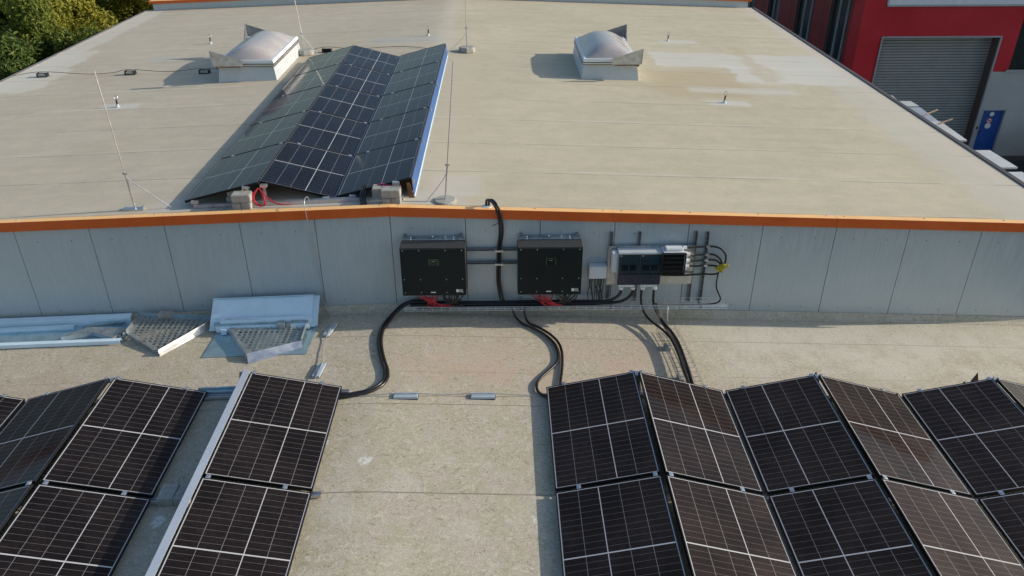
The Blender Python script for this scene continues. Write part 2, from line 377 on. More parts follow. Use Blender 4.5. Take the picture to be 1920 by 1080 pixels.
def dome_mat():
    t=NT('skylight_dome'); n=t.noise(2.2,6,.6); n2=t.noise(30,4,.6)
    c=t.mix(t.ramp(n,.3,.7),(.36,.335,.325),(.44,.405,.385)); k=t.ramp(n2,.3,.7,.94,1.05)
    t.col(t.mix(1.,c,t.comb(k,k,k),'MULTIPLY')); t.p(Roughness=t.ramp(n,.3,.7,.22,.34)); t.b.inputs['Coat Weight'].default_value=.25
    return t.m
M['dome']=dome_mat()
def shutter_mat():
    t=NT('roller_shutter_slats'); X,Y,Z=t.sep(t.pos())
    f=t.m_('FRACT',t.m_('DIVIDE',Z,.115)); n=t.noise(1.5,6,.65); n2=t.noise(9,5,.7,vec=t.vmul(t.pos(),(.35,1,1.5)))
    dk=t.ramp(t.m_('ABSOLUTE',t.m_('SUBTRACT',f,.5)),.26,.44,0,1)
    c=t.mix(t.ramp(n,.3,.7),(.30,.33,.345),(.36,.385,.39)); c=t.mix(t.m_('MULTIPLY',t.ramp(n2,.55,.7),.5),c,(.14,.14,.145))
    t.col(t.mix(t.m_('MULTIPLY',dk,.8),c,(.05,.052,.056))); t.p(Roughness=.45,Metallic=.3)
    return t.m
M['shutter']=shutter_mat()

# ------------------------------------------------------------------ the hall
hall=empty('industrial_hall',(0,0,GROUND),'flat-roofed industrial hall with grey panel wall step and orange coping','building')
def hp(o):
    o.parent=hall; o.matrix_parent_inverse=Matrix.Translation((0,0,-GROUND)); return o
EX=9.42
def roof_sheet(name,y0,y1,Z,mat,ny):
    mb=MB(); ys=[y0+(y1-y0)*i/ny for i in range(ny+1)]; xs=[-EX,-6.,-2.5,-.45,-.15,0,.15,.45,2.5,6.,EX]; n=len(xs)
    hz=lambda x: Z-S*(abs(x) if abs(x)>.44 else .04+x*x*1.0*.9)
    mb.add([(x,y,hz(x)) for y in ys for x in xs],[(b*n+a,b*n+a+1,(b+1)*n+a+1,(b+1)*n+a) for b in range(ny) for a in range(n-1)])
    return hp(mb.build(name,mat,smooth=True))
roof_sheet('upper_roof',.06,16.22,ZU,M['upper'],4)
roof_sheet('lower_roof',-14,-.0,ZL,M['lower'],4)
# upstand strip at the foot of the wall
mb=MB()
for s in(-1,1):
    q=[(0,-.115,ZL+.003),(s*EX,-.115,zl(EX)+.003),(s*EX,-.055,zl(EX)+.028),(0,-.055,ZL+.028),(s*EX,-.006,zl(EX)+.085),(0,-.006,ZL+.085)]
    mb.add(q,[(0,1,2,3) if s>0 else (3,2,1,0),(3,2,4,5) if s>0 else (5,4,2,3)])
hp(mb.build('membrane_upstand',M['lower']))
# wall panels
edges=[-EX]+[k*1.0 for k in range(-9,10)]+[EX]
for i in range(len(edges)-1):
    a,b=edges[i]+.004,edges[i+1]-.004
    p=MB().hexa([(a,0,zl(a)-.2),(b,0,zl(b)-.2),(b,.05,zl(b)-.2),(a,.05,zl(a)-.2),(a,0,zu(a)-.01),(b,0,zu(b)-.01),(b,.05,zu(b)-.01),(a,.05,zu(a)-.01)]).build('wall_panel',M['clad'])
    hp(p)
    if -6<a<9 and b-a>.5:
        for xx in (a+.27*(b-a),a+.73*(b-a)):
            for zz in (zu(xx)-.24, zl(xx)+.17):
                MB().lathe([(.004,-.012),(.0075,-.012),(.0075,0),(.002,.003)],(0,0,0),6).build('screw',M['breaker'],p).matrix_local=Matrix.Translation((xx,-.001,zz))@Matrix.Rotation(PI/2,4,'X')
hp(MB().box(-EX,EX,.012,.06,-1.2,-.3).build('wall_backing',M['black']))
# joints between panels read dark: a recessed backing sheet
mb=MB()
for s in(-1,1):
    q=[(0,.02,ZL-.1),(s*EX,.02,zl(EX)-.1),(s*EX,.02,zu(EX)-.03),(0,.02,ZU-.03)]
    mb.add(q,[(0,1,2,3) if s>0 else (3,2,1,0)])
# coping in sections
cuts=[-EX-.06,-5.96,-2.97,0.0,2.96,5.96,EX+.06]
for i in range(6):
    a,b=cuts[i]+.0015,cuts[i+1]-.0015
    def cz(x,d): return zu(x)+d
    prof=[(-.052,-.052),(-.052,.078),(-.049,.081),(.070,.074),(.074,.071),(.074,-.02),(.062,-.02),(.062,.05),(-.030,.056),(-.034,-.052)]
    n=len(prof); vs=[(a,y,cz(a,d)) for y,d in prof]+[(b,y,cz(b,d)) for y,d in prof]
    fs=[(k,n+k,n+(k+1)%n,(k+1)%n) for k in range(n)]+[tuple(range(n)),tuple(range(2*n-1,n-1,-1))]
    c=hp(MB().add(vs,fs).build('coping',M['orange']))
    for xx in [a+.12+(b-a-.24)*k/3 for k in range(4)]:
        MB().lathe([(.012,0),(.012,.004),(.004,.008)],(xx,.035,cz(xx,.076)),6).build('screw',M['galv'],c)
# end parapet at the back
mb=MB(); cp=MB()
for s in(-1,1):
    x1=s*9.27
    P=lambda x,y,d:(x,y,zu(x)+d)
    q=[P(0,16.2,-.02),P(x1,16.2,-.02),P(x1,16.32,-.02),P(0,16.32,-.02),P(0,16.2,.2),P(x1,16.2,.2),P(x1,16.32,.2),P(0,16.32,.2)]
    if s<0: q=[q[1],q[0],q[3],q[2],q[5],q[4],q[7],q[6]]
    mb.hexa(q)
    x1=s*9.36
    q=[P(0,16.14,.2),P(x1,16.14,.2),P(x1,16.40,.2),P(0,16.40,.2),P(0,16.14,.285),P(x1,16.14,.285),P(x1,16.40,.285),P(0,16.40,.285)]
    if s<0: q=[q[1],q[0],q[3],q[2],q[5],q[4],q[7],q[6]]
    cp.hexa(q)
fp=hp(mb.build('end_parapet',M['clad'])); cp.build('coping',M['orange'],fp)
# drip edges and outer walls
for s in(-1,1):
    for y0,y1,Z in((.09,16.19,ZU),(-14,-.06,ZL)):
        x0,x1=s*EX,s*(EX+.085); z=Z-S*EX
        m=MB().box(min(x0,x1),max(x0,x1),y0,y1,z-.16,z+.018)
        hp(m.build('drip_edge',M['edge'] if s>0 else M['edgegrey']))
        hp(MB().box(min(s*9.2,s*9.38),max(s*9.2,s*9.38),y0+.05,y1-.05,GROUND,z-.12).build('side_wall',M['clad']))
hp(MB().box(-9.2,9.2,16.0,16.14,GROUND,.95).build('rear_wall',M['clad']))

# ------------------------------------------------------------------ solar panels
def panel_proto(L,w,cm_):
    r=empty('solar_panel')
    h=.035; lip=.012
    f=MB()
    for x0,x1,y0,y1 in((-w/2,w/2,-L/2,-L/2+lip),(-w/2,w/2,L/2-lip,L/2),(-w/2,-w/2+lip,-L/2+lip,L/2-lip),(w/2-lip,w/2,-L/2+lip,L/2-lip)):
        f.box(x0,x1,y0,y1,-h,0)
    f.build('frame',M['frame'],r)
    g=MB(); a,b=w/2-lip,L/2-lip
    g.add([(-a,-b,-.003),(a,-b,-.003),(a,b,-.003),(-a,b,-.003)],[(0,1,2,3)])
    g.uv=[(0,0),(PW-.024,0),(PW-.024,PL-.024),(0,PL-.024)]
    g.build('cell_face',cm_,r)
    bk=MB(); bk.add([(-a,-b,-.009),(a,-b,-.009),(a,b,-.009),(-a,b,-.009)],[(3,2,1,0)]); bk.build('back_sheet',M['grey'],r)
    return r
protoL,protoU=panel_proto(PL,PW,M['cells']),panel_proto(1.61,1.06,M['cells_far'])
used={id(protoL):False,id(protoU):False}
clampmesh=MB().box(-.022,.022,-.027,.027,-.010,.004).box(-.010,.010,-.010,.010,.004,.009); 
def place_panel(proto,x,y,z,ang,L,flip,label,group,W=None):
    W=W or PW
    """x,y,z = corner at the left end of the edge that is furthest from the camera (low roof) """
    if used[id(proto)]: o=copy_tree(proto)
    else: o=proto; used[id(proto)]=True
    tag(o,label,'solar panel',group)
    c=Vector((x+W/2*math.cos(ang),y-L/2,z+W/2*math.sin(ang)))
    o.matrix_world=Matrix.Translation(c)@Matrix.Rotation(-ang,4,'Y')@(Matrix.Rotation(PI,4,'Z') if flip else Matrix.Identity(4))
    return o
clampobj=clampmesh.build('clamp',M['alu']); 
T=.2427; CL=.085; GR,GV,GY=.056,.0386,.045
ordn=['first','second','third','fourth','fifth','sixth']
def low_row(x,s,right):
    sl=-S if right else S
    ang=math.atan(sl)-s*T
    dx=PW*math.cos(ang); dz=PW*math.sin(ang)
    xl=x if s<0 else x+dx
    z=zl(xl)+CL if s<0 else zl(xl)+CL-dz
    return ang,z,dx
x=2.0; Yp=-1.906
PRIGHT=[]
for i in range(6):
    s=-1 if i%2==0 else 1
    ang,z,dx=low_row(x,s,True); PRIGHT.append((x,z,ang,dx))
    for r in (0,1):
        if r==1 and i==5: continue
        flip=(s<0 and i>0) or (r==1 and s<0)
        if i==0 and r==0: flip=False
        lab=('black solar panel tilted %s, %s column of the right foreground field, %s'%('left' if s<0 else 'right',ordn[i],'wall-side row' if r==0 else 'front row'))
        cl=[(-.55 if s<0 else .55,-1),(.9 if s<0 else -.9,-1)] if r==0 else []
        if r==0: cl+=[(.93 if s<0 else -.93,1),(.6 if s>0 else -.6,1)]
        place_panel(protoL,x,Yp-r*(PL+GY),z,ang,PL,flip,lab,'solar panels of the right foreground field')
        pp=[q for q in COL.objects if q.get('label')==lab][0]
        for fx,sy in cl:
            k=-1 if flip else 1
            q=clampobj.copy(); COL.objects.link(q); q.parent=pp; q.location=(k*fx*PW/2,k*sy*(PL/2+(.0225 if sy<0 else .004)),0)
    x+=dx+(GR if i%2==0 else GV)
Yl=-1.922
LEFT=[]
for nm,x,s,rows in (('rightmost column',-1.494,1,2),('second column from right',-3.109,1,2),('third column from right',-4.206,-1,2),('leftmost column',-5.297,1,1)):
    ang,z,dx=low_row(x,s,False); LEFT.append((x,z,ang,dx,s))
    for r in range(rows):
        lab='black solar panel tilted %s, %s of left foreground field, %s'%('left' if s<0 else 'right',nm,'wall-side row' if r==0 else 'front row')
        flip=s<0
        pp=place_panel(protoL,x,Yl-r*(PL+GY),z,ang,PL,flip,lab,'solar panels of the left foreground field')
        if r==0:
            for fx,sy in ((-.9*s,-1),(.5*s,-1),(-.93*s,1),(.55*s,1)):
                k=-1 if flip else 1
                q=clampobj.copy(); COL.objects.link(q); q.parent=pp; q.location=(k*fx*PW/2,k*sy*(PL/2+(.0225 if sy<0 else .004)),0)
# upper array: 3 columns of 5
TU=.252; YU=.36; LU=1.61; PU=1.632
UP=[]
for ci,(x,z,s,y0) in enumerate(((-2.825,1.420,-1,.40),(-1.812,1.672,1,.50),(-.772,1.435,-1,.50))):
    ang=TU if s<0 else -TU
    UP.append((x,z,ang,y0))
    for r in range(5):
        lab='blue-black solar panel on the upper roof, %s column, %s from the orange coping'%(['left','middle','right'][ci],ordn[r])
        pp=place_panel(protoU,x,y0+LU+r*PU,z,ang,LU,False,lab,'solar panels of the upper roof array',1.06)
        if r<4:
            for fx in (-.62,.85):
                q=clampobj.copy(); COL.objects.link(q); q.parent=pp; q.location=(fx*PW/2,LU/2+.009,0)
bpy.data.objects.remove(clampobj)

# ------------------------------------------------------------------ mounting system
def rail(name,p,q,w,h,label,cat,group=None,mat='alu'):
    p,q=Vector(p),Vector(q); d=(q-p); L=d.length; ang=math.atan2(-d.z,math.hypot(d.x,d.y)); yaw=math.atan2(d.y,d.x)
    mb=MB().box(0,L,-w/2,w/2,0,h*.45).box(0,L,-w/2,-w/2+w*.22,h*.45,h).box(0,L,w/2-w*.22,w/2,h*.45,h)
    o=mb.build(name,M[mat]); o.location=p; o.rotation_euler=(0,ang,yaw); return tag(o,label,cat,group)
# base rails under the foreground fields
for (x0,x1,y,lab) in ((2.03,7.6,-1.92,'aluminium base rail along the wall-side edge of the right field'),(2.03,7.6,-3.64,'aluminium base rail between the two rows of the right field')):
    rail('base_rail',(x0,y-.02,zl(x0)+.012),(x1,y-.02,zl(x1)+.012),.05,.035,lab,'mounting rail','base rails of the foreground fields')
for (x0,x1,y,lab) in ((-5.0,-.36,-1.96,'aluminium base rail along the wall-side edge of the left field'),(-5.0,-.36,-3.665,'aluminium base rail between the two rows of the left field')):
    rail('base_rail',(x0,y,zl(x0)+.012),(x1,y,zl(x1)+.012),.06,.036,lab,'mounting rail','base rails of the foreground fields')
# ridge supports: triangular brackets seen behind the ridge and valleys
def bracket(x,y,zb,zt,label,group,w=.16,cat='bracket'):
    r=empty('ridge_support',(x,y,zb),label,cat,group); h=zt-zb
    MB().hexa([(-w/2,-.02,0),(w/2,-.02,0),(w/2,.02,0),(-w/2,.02,0),(-.035,-.02,h),(.035,-.02,h),(.035,.02,h),(-.035,.02,h)]).build('support_plate',M['galv'],r)
    MB().box(-.05,.05,-.045,.045,h,h+.012).build('top_plate',M['alu'],r)
    MB().box(-w/2-.04,w/2+.04,-.05,.05,-.012,0).build('foot_plate',M['alu'],r)
    return r
for i in (0,2,4):
    xx=PRIGHT[i][0]+PRIGHT[i][3]+GR/2; zz=PRIGHT[i][1]+PW*math.sin(PRIGHT[i][2])-.05
    bracket(xx,-1.89,zl(xx)+.03,zz,'grey support plate under the %s ridge of the right foreground field'%ordn[i//2],'ridge supports of the right field')
xx=LEFT[0][0]-.02; bracket(-3.14,-1.90,zl(3.14)+.03,.10,'grey support plate under the only full ridge of the left foreground field',None)
# pointed windproof brackets standing behind the second and third ridge
def spike(x,y,label,group,h=.16,w=.13):
    r=empty('pointed_bracket',(x,y,zl(x)),label,'bracket',group)
    MB().prism([(-w/2,-.004),(0,-.004),(w/2,-.004),(w/2,.004),(0,.004),(-w/2,.004)],0,[h*.55,h,h*.4,h*.4,h,h*.55]).build('fin',M['brownframe'],r)
    MB().box(-w/2-.02,w/2+.02,-.05,.05,.0,.008).build('foot',M['galv'],r)
    return r
for n,(xx,yy) in enumerate(((4.93,-1.80),(5.33,-1.72))): spike(xx,yy,'pointed dark bracket behind the second ridge, %s one'%['left','right'][n],'pointed brackets behind the ridges',.26 if n else .19,.10)
for n,(xx,yy) in enumerate(((7.20,-1.74),(7.37,-1.68),(7.56,-1.72))): spike(xx,yy,'pointed dark bracket behind the third ridge, %s one'%['left','middle','right'][n],'pointed brackets behind the ridges',[.17,.26,.24][n],.10)
for n,xx in enumerate((6.28,6.48)): spike(xx,-1.93,'pointed dark bracket behind the second valley, %s one'%['left','right'][n],'pointed brackets behind the ridges',.11,.08)
# wind deflector behind the single left column
x0,z0=LEFT[0][0],LEFT[0][1]
d=empty('wind_deflector',(x0,-1.92,zl(x0)),'long silver wind deflector sheet closing the high side of the single left column','wind deflector')
zt=z0-zl(x0)
MB().slab([(-.10,-3.6,zt-.012),(-.014,-3.6,zt-.004),(-.014,.03,zt-.004),(-.10,.07,zt-.012)],.004).build('top_flange',M['alu_bright'],d)
MB().slab([(-.25,.13,.02),(-.25,-3.6,.02),(-.101,-3.6,zt-.014),(-.101,.07,zt-.014)],.004).build('deflector_sheet',M['galv'],d)
MB().hexa([(-.2,.03,.02),(-.03,.03,.02),(-.03,.05,.02),(-.2,.05,.02),(-.15,.03,zt-.03),(-.03,.03,zt-.02),(-.03,.05,zt-.02),(-.15,.05,zt-.03)]).build('end_bracket',M['alu'],d)
# stub of rail behind and ballast stone between the two left columns
rail('base_rail',(-2.2,-1.865,zl(2.2)+.015),(-1.60,-1.865,zl(1.6)+.015),.10,.06,'short aluminium channel bridging the gap beside the silver deflector','mounting rail',None,'galv_blue')
def stone(x,y,z,sx,sy,sz,rz,label,group,cat='concrete block'):
    o=MB().box(-sx/2,sx/2,-sy/2,sy/2,0,sz).build('concrete_block',M['concrete'],bevel=.008); o.location=(x,y,z); o.rotation_euler=(0,0,rz); return tag(o,label,cat,group)
stone(-1.92,-3.60,zl(1.92)+.002,.17,.23,.09,.03,'grey paving block in the shaded gap, left of its pair','paving blocks in the shaded gap')
stone(-1.745,-3.61,zl(1.745)+.002,.16,.23,.09,-.05,'grey paving block in the shaded gap, right of its pair','paving blocks in the shaded gap')
# upper array supports
rail('base_rail',(-2.70,.38,zu(2.7)+.006),(.15,.40,zu(.15)+.006),.06,.05,'aluminium base rail along the coping side of the upper array','mounting rail')
rail('base_rail',(-2.66,8.45,zu(2.66)+.006),(.2,8.45,zu(.2)+.006),.06,.035,'aluminium base rail at the far end of the upper array','mounting rail')
def leg(x,y,zb,zt,label,tilt=0.,thick=.03):
    r=empty('support_leg',(x,y,zb),label,'support leg','support legs of the upper array'); h=zt-zb
    MB().hexa([(-thick/2,-.015,0),(thick/2,-.015,0),(thick/2,.015,0),(-thick/2,.015,0),(tilt-thick/2,-.015,h),(tilt+thick/2,-.015,h),(tilt+thick/2,.015,h),(tilt-thick/2,.015,h)]).build('post',M['alu'],r)
    MB().box(tilt-.045,tilt+.045,-.03,.03,h-.012,h+.028).build('clamp_head',M['alu'],r)
    return r
leg(-2.66,.38,zu(2.68)+.005,1.405,'short support leg at the low left corner of the upper array',-.02,.05)
leg(-1.91,.42,zu(1.93)+.03,1.60,'slim slanted support leg left of the red cables',-.06)
leg(-1.74,.46,zu(1.77)+.03,1.60,'slim upright support leg beside the red cables')
leg(-.95,.46,zu(.96)+.005,1.405,'short support leg left of the valley of the upper array',.03,.05)
leg(-.57,.46,zu(.58)+.005,1.435,'short support leg right of the valley of the upper array',.02,.05)
leg(.10,.47,zu(.1)+.02,1.62,'tall support leg at the high right corner of the upper array',-.05,.05)
for k,(xx,yy,zz,lab) in enumerate(((-2.07,.30,0,'left lower'),(-1.945,.30,0,'right lower'))):
    stone(xx,yy,zu(xx),.12,.17,.105,0,'concrete block near the red cables, %s of its stack'%lab,'concrete blocks under the upper array')
stone(-2.005,.31,zu(2.0)+.107,.25,.18,.11,.03,'concrete block near the red cables, topmost of its stack','concrete blocks under the upper array')
stone(-2.16,.52,zu(2.16)+.0,.22,.18,.11,.0,'concrete block behind the stack near the red cables, lower of two','concrete blocks under the upper array')
stone(-2.14,.52,zu(2.14)+.112,.22,.18,.09,.04,'concrete block behind the stack near the red cables, upper of two','concrete blocks under the upper array')
for k,(xx,zz,lab) in enumerate(((-.055,0,'left lower'),(.07,0,'right lower'))):
    stone(xx,.27,zu(xx),.122,.17,.10,0,'concrete block at the right end of the upper array, %s of its stack'%lab,'concrete blocks under the upper array')
stone(.005,.28,zu(.0)+.10,.25,.18,.11,-.02,'concrete block at the right end of the upper array, topmost of its stack','concrete blocks under the upper array')
stone(-.19,.46,zu(.19),.16,.18,.17,0,'concrete block tucked behind the right stack of the upper array','concrete blocks under the upper array')
# blue filmed deflector on the high right side
r=empty('wind_deflector',(.264,.52,zu(.264)),'long blue filmed wind deflector along the right side of the upper array','wind deflector')
MB().slab([(.002,-.02,.26),(.022,-.02,.02),(.022,8.15,.02),(.002,8.15,.26)],-.003).build('deflector_sheet',M['film_deep'],r)
MB().slab([(.023,-.02,.016),(.040,-.02,.010),(.040,8.15,.010),(.023,8.15,.016)],-.003).build('bottom_flange',M['film_blue'],r)
for k in range(5): MB().box(.006,.03,k*PU-.02,k*PU+.03,.20,.25).build('clip',M['alu'],r)
MB().hexa([(-.05,-.055,.0),(.03,-.055,.0),(.03,-.045,.0),(-.05,-.045,.0),(-.07,-.055,.22),(-.03,-.055,.22),(-.03,-.045,.22),(-.07,-.045,.22)]).build('end_bracket',M['rust'],r)
# loose red cables under the array
mb=MB()
for k in range(7):
    a=random.uniform(-.05,.05); b=random.uniform(.03,.09)
    pts=smoothpath([(-1.80,.40,1.60),(-1.82-b,.33,1.49),(-1.82-a*.6,.32,1.375+random.random()*.02),(-1.75+b*.5,.32,1.39),(-1.74+a*.4,.38,1.50),(-1.79,.40,1.60)],6)
    mb.tube(pts,.0055,5)
for k in range(2):
    mb.tube(smoothpath([(-1.79,.40,1.60),(-1.68,.34,1.47+k*.02),(-1.54,.30,1.405+k*.01),(-1.38+.05*k,.30,1.395)],6),.0055,5)
tag(mb.build('red_cable_bundle',M['red'],smooth=True),'loose red cables hanging from the ridge at the front of the upper array','cable')
mb=MB()
for k in range(5): mb.tube(smoothpath([(-.28+.04*k,.55,1.50),(-.18+.05*k,.50,1.60-.01*k),(-.02+.03*k,.52,1.585),(.1,.5,1.56)],5),.008,5)
tag(mb.build('purple_red_cable_bundle',simple('magenta_cable',(.45,.03,.16),.5),smooth=True),'coil of dark red cable behind the right block stack under the upper array','cable')
mb=MB()
for k in range(3): mb.tube(smoothpath([(-.42+.025*k,.6,1.55),(-.43+.03*k,.35,1.47),(-.40+.03*k,.25,1.43),(-.41+.03*k,.2,1.425)],5),.013,6)
tag(mb.build('black_cable_bundle',M['cable'],smooth=True),'black cables dropping beside the right block stack under the upper array','cable')
for k in range(3):
    o=MB().tube([(-2.46+.09*k,.24,zu(2.46)+.018),(-2.36+.09*k,.60,zu(2.36)+.05)],.008,6).build('threaded_rod',M['galv']); tag(o,'%s of three short rods lying by the low left corner of the upper array'%['leftmost','middle','rightmost'][k],'rod','short rods by the upper array')

# ------------------------------------------------------------------ inverters
def inverter(x0,label):
    w,h=.858,.70; yb,yf=-.075,-.36; zb=.332
    r=empty('inverter_cabinet',(x0,0,zb),label,'inverter','solar inverters on the wall')
    MB().box(0,w,yf+.03,yb,0,h).build('housing',M['housing'],r,bevel=.008)
    cov=MB().box(.004,w-.004,yf,yf+.028,.004,h-.006).build('front_cover',M['cover'],r,bevel=.005)
    for zz in (.685,.255,.055):
        for xx in (.042,.255,.60,.815):
            q=MB().lathe([(.0065,-.004),(.0065,.004),(.003,.006)],(0,0,0),8).build('screw',M['screw'],cov); q.matrix_local=Matrix.Translation((xx,yf-.002,zz))@Matrix.Rotation(PI/2,4,'X')
    d=MB()
    for a,b,c,e in((.375,.505,.545,.552),(.375,.382,.46,.545),(.498,.505,.46,.545)): d.box(a,b,yf-.003,yf-.0005,c,e)
    d.build('display_border',M['green'],cov)
    sc=MB().box(.384,.496,yf-.0025,yf-.0003,.46,.543).build('display_screen',M['screen'],cov)
    MB().box(.415,.46,yf-.0038,yf-.0026,.522,.528).build('screen_text',M['labelgrey'],r)
    MB().box(.385,.45,yf-.002,yf-.0002,.048,.062).build('rating_label',M['label'],cov)
    MB().box(.725,.757,yf-.002,yf-.0002,.055,.10).build('barcode_label',M['label'],cov)
    MB().box(.758,.815,yf-.002,yf-.0002,.055,.10).build('data_label',M['labelgrey'],cov)
    for xx in (.05,.80):
        MB().box(xx-.018,xx+.018,-.05,-.008,-.10,.765).build('wall_bracket',M['galv_dark'],r)
    hr=MB().box(.02,w-.02,-.085,-.05,.685,.70).box(.02,w-.02,-.06,-.05,.70,.735).build('hanging_rail',M['galv'],r)
    for xx,zz in((.13,.705),(.13,.735),(.42,.745),(.59,.742),(.70,.705),(.70,.735)):
        MB().lathe([(.012,0),(.012,.008),(.006,.02)],(xx,-.09,zz),8).build('bolt',M['screw'],hr)
    for k in range(16):
        xx=.05+.05*k
        MB().lathe([(.009,-.035),(.009,.0)],(xx,-.24,0),6).build('connector',M['black'],r)
    MB().box(.70,.75,-.26,-.16,-.07,.0).build('cable_gland',M['black'],r)
    return r
inverter(.140,'dark inverter cabinet on the wall, left of the two, above the left cable bend')
inverter(1.690,'dark inverter cabinet on the wall, right of the two, next to the small white box')
for zz,n in((.862,'upper'),(.660,'lower')):
    o=MB().box(1.0,1.69,-.052,-.012,zz-.016,zz-.010).box(1.0,1.69,-.052,-.012,zz+.010,zz+.016).box(1.0,1.69,-.018,-.012,zz-.010,zz+.010).build('strut_rail',M['galv_dark']); tag(o,'%s horizontal strut rail between the two inverters'%n,'strut rail','strut rails between the inverters')
# little red and black strings under each inverter
for x0,who in((.14,'left'),(1.69,'right')):
    mr,mk=MB(),MB()
    for k in range(16):
        xs=x0+.20+.018*k+random.uniform(-.006,.006)
        xe=x0+.40+random.uniform(-.06,.12)
        pts=smoothpath([(xs,-.24,.30),(xs+random.uniform(-.02,.02),-.25,.25),(.5*xs+.5*xe+random.uniform(-.03,.03),-.27,.17+random.uniform(0,.05)),(xe,-.24,.09+random.uniform(0,.05)),(xe+random.uniform(.05,.3),-.18,.065)],5)
        (mr if k%5 else mk).tube(pts,.0044,5)
    for k in range(12):
        xs=x0+.56+.022*k; pts=smoothpath([(xs,-.2,.33),(xs+random.uniform(-.05,.02),-.22,.22),(x0+.66+random.uniform(-.08,.08),-.22,.14),(x0+.45+random.uniform(-.15,.25),-.18,.07),(x0+.2+random.uniform(-.1,.6),-.15,.06)],5)
        mk.tube(pts,.008,5)
    tag(mr.build('red_cable_bundle',M['red'],smooth=True),'tangle of red string cables under the %s inverter'%who,'cable','red string cables under the inverters')
    tag(mk.build('black_cable_bundle',M['cable'],smooth=True),'tangle of black string cables under the %s inverter'%who,'cable','black string cables under the inverters')

# ------------------------------------------------------------------ cable tray of wire mesh
def wire_tray(name,x0,x1,yb,yf,zb,side,step,label):
    r=empty(name,(x0,yb,zb),label,'cable tray'); m=MB(); L=x1-x0; w=yb-yf; R=.0038
    for yy,zz in((0,side),(0,0),(-w*.33,0),(-w*.66,0),(-w,0),(-w,side*.55),(-w,side)): m.tube([(0,yy,zz),(L,yy,zz)],R,5)
    n=int(L/step)
    for k in range(n+1):
        a=k*step; m.tube([(a,0,side),(a,0,0),(a,-w,0),(a,-w,side)],R,5)
    m.build('wire_mesh',M['alu_bright'],r)
    for k in range(4):
        a=.35+k*1.25
        MB().box(a-.015,a+.015,-w,.045,-.012,-.005).box(a-.015,a+.015,.035,.045,-.012,.08).build('tray_bracket',M['galv'],r)
    return r
wire_tray('cable_tray',.14,4.60,-.05,-.25,.028,.055,.125,'long wire mesh cable tray along the wall under the inverters')
# cables lying in the tray
def cable(name,pts,r,label,group=None,mat='cable',seg=8,n=8,cat='cable'):
    return tag(MB().tube(smoothpath(pts,n),r,seg).build(name,M[mat],smooth=True),label,cat,group)
R=.0215
cable('black_conduit',[(.16,-.10,.07),(.6,-.09,.072),(1.2,-.10,.07),(1.9,-.09,.072),(2.6,-.10,.075),(2.92,-.14,.095),(3.04,-.17,.16),(3.105,-.19,.25),(3.112,-.19,.34)],.021,'thick black cable rising from the tray to the first gland of the fuse box','cables rising from the tray to the fuse box')
cable('black_conduit',[(.2,-.155,.068),(.7,-.145,.07),(1.5,-.15,.068),(2.4,-.15,.07),(3.0,-.155,.08),(3.18,-.165,.13),(3.268,-.18,.24),(3.275,-.19,.34)],.021,'thick black cable in the tray rising to the second gland of the fuse box','cables rising from the tray to the fuse box')
for k in range(4): cable('black_cable',[(.3+.2*k,-.205-.01*(k%2),.045+.012*(k%2)),(1.0,-.20+.01*k,.05),(1.8,-.21+.012*k,.055),(2.6,-.205,.05+.008*k),(3.4-.1*k,-.2,.05)],.010,'thin black cable lying along the front of the cable tray','thin cables in the tray')
cable('black_cable',[(3.3,-.2,.05),(3.9,-.19,.048),(4.35,-.17,.046),(4.49,-.14,.06),(4.53,-.11,.10),(4.50,-.1,.17),(4.453,-.1,.28),(4.445,-.1,.40),(4.45,-.11,.52)],.011,'single black cable running from the tray end up to the yellow tape bundle')
# the three pairs of conduit leading to the panels
def zp(pts,h): return [(a,b,zl(a)+h) for a,b in pts]
lp=[(.42,-.11,.10),(.24,-.10,.095),(.10,-.13,.05),(-.01,-.24,-.01)]+zp([(-.100,-.42),(-.142,-.64),(-.134,-.87),(-.092,-1.10),(-.028,-1.342),(.028,-1.526),(.048,-1.703),(.006,-1.834),(-.103,-1.943),(-.247,-1.998),(-.46,-2.04),(-.75,-2.06)],.026)
c=smoothpath(lp,8)
for d,n in((-.0205,'outer'),(.0205,'inner')):
    tag(MB().tube(offset(c,d),.0195,9).build('black_conduit',M['cable'],smooth=True),'%s of the two black conduits curving from the tray to the left field'%('left-hand' if d<0 else 'right-hand'),'cable','conduits to the left field')
cable('black_conduit',[(1.60,-.17,.06),(1.625,-.215,.03),(1.66,-.27,-.06)]+zp([(1.757,-.39),(1.935,-.525),(2.055,-.66),(2.150,-.829),(2.195,-1.016),(2.196,-1.198),(2.157,-1.332),(2.055,-1.487),(1.938,-1.659),(1.893,-1.783),(1.905,-1.923),(1.985,-2.01),(2.2,-2.10)],.028),.018,'black conduit to the right field that swings left in front of the first panel','conduits to the right field')
cable('black_conduit',[(1.77,-.16,.06),(1.785,-.21,.03),(1.80,-.28,-.06)]+zp([(1.85,-.37),(1.99,-.49),(2.13,-.655),(2.222,-.845),(2.252,-1.055),(2.243,-1.286),(2.220,-1.504),(2.190,-1.713),(2.175,-1.87),(2.17,-2.1)],.028),.018,'black conduit to the right field that runs straight under the first panel','conduits to the right field')
h=.125
cable('black_conduit',[(3.400,-.19,.34),(3.398,-.19,.25),(3.402,-.185,.14),(3.425,-.22,.04),(3.46,-.275,-.04)]+zp([(3.53,-.42),(3.64,-.62),(3.715,-.86),(3.74,-1.2),(3.738,-1.53),(3.745,-1.85),(3.75,-2.2)],h),.0175,'black conduit dropping from the fuse box to the right field, left of its pair','conduits from the fuse box to the right field')
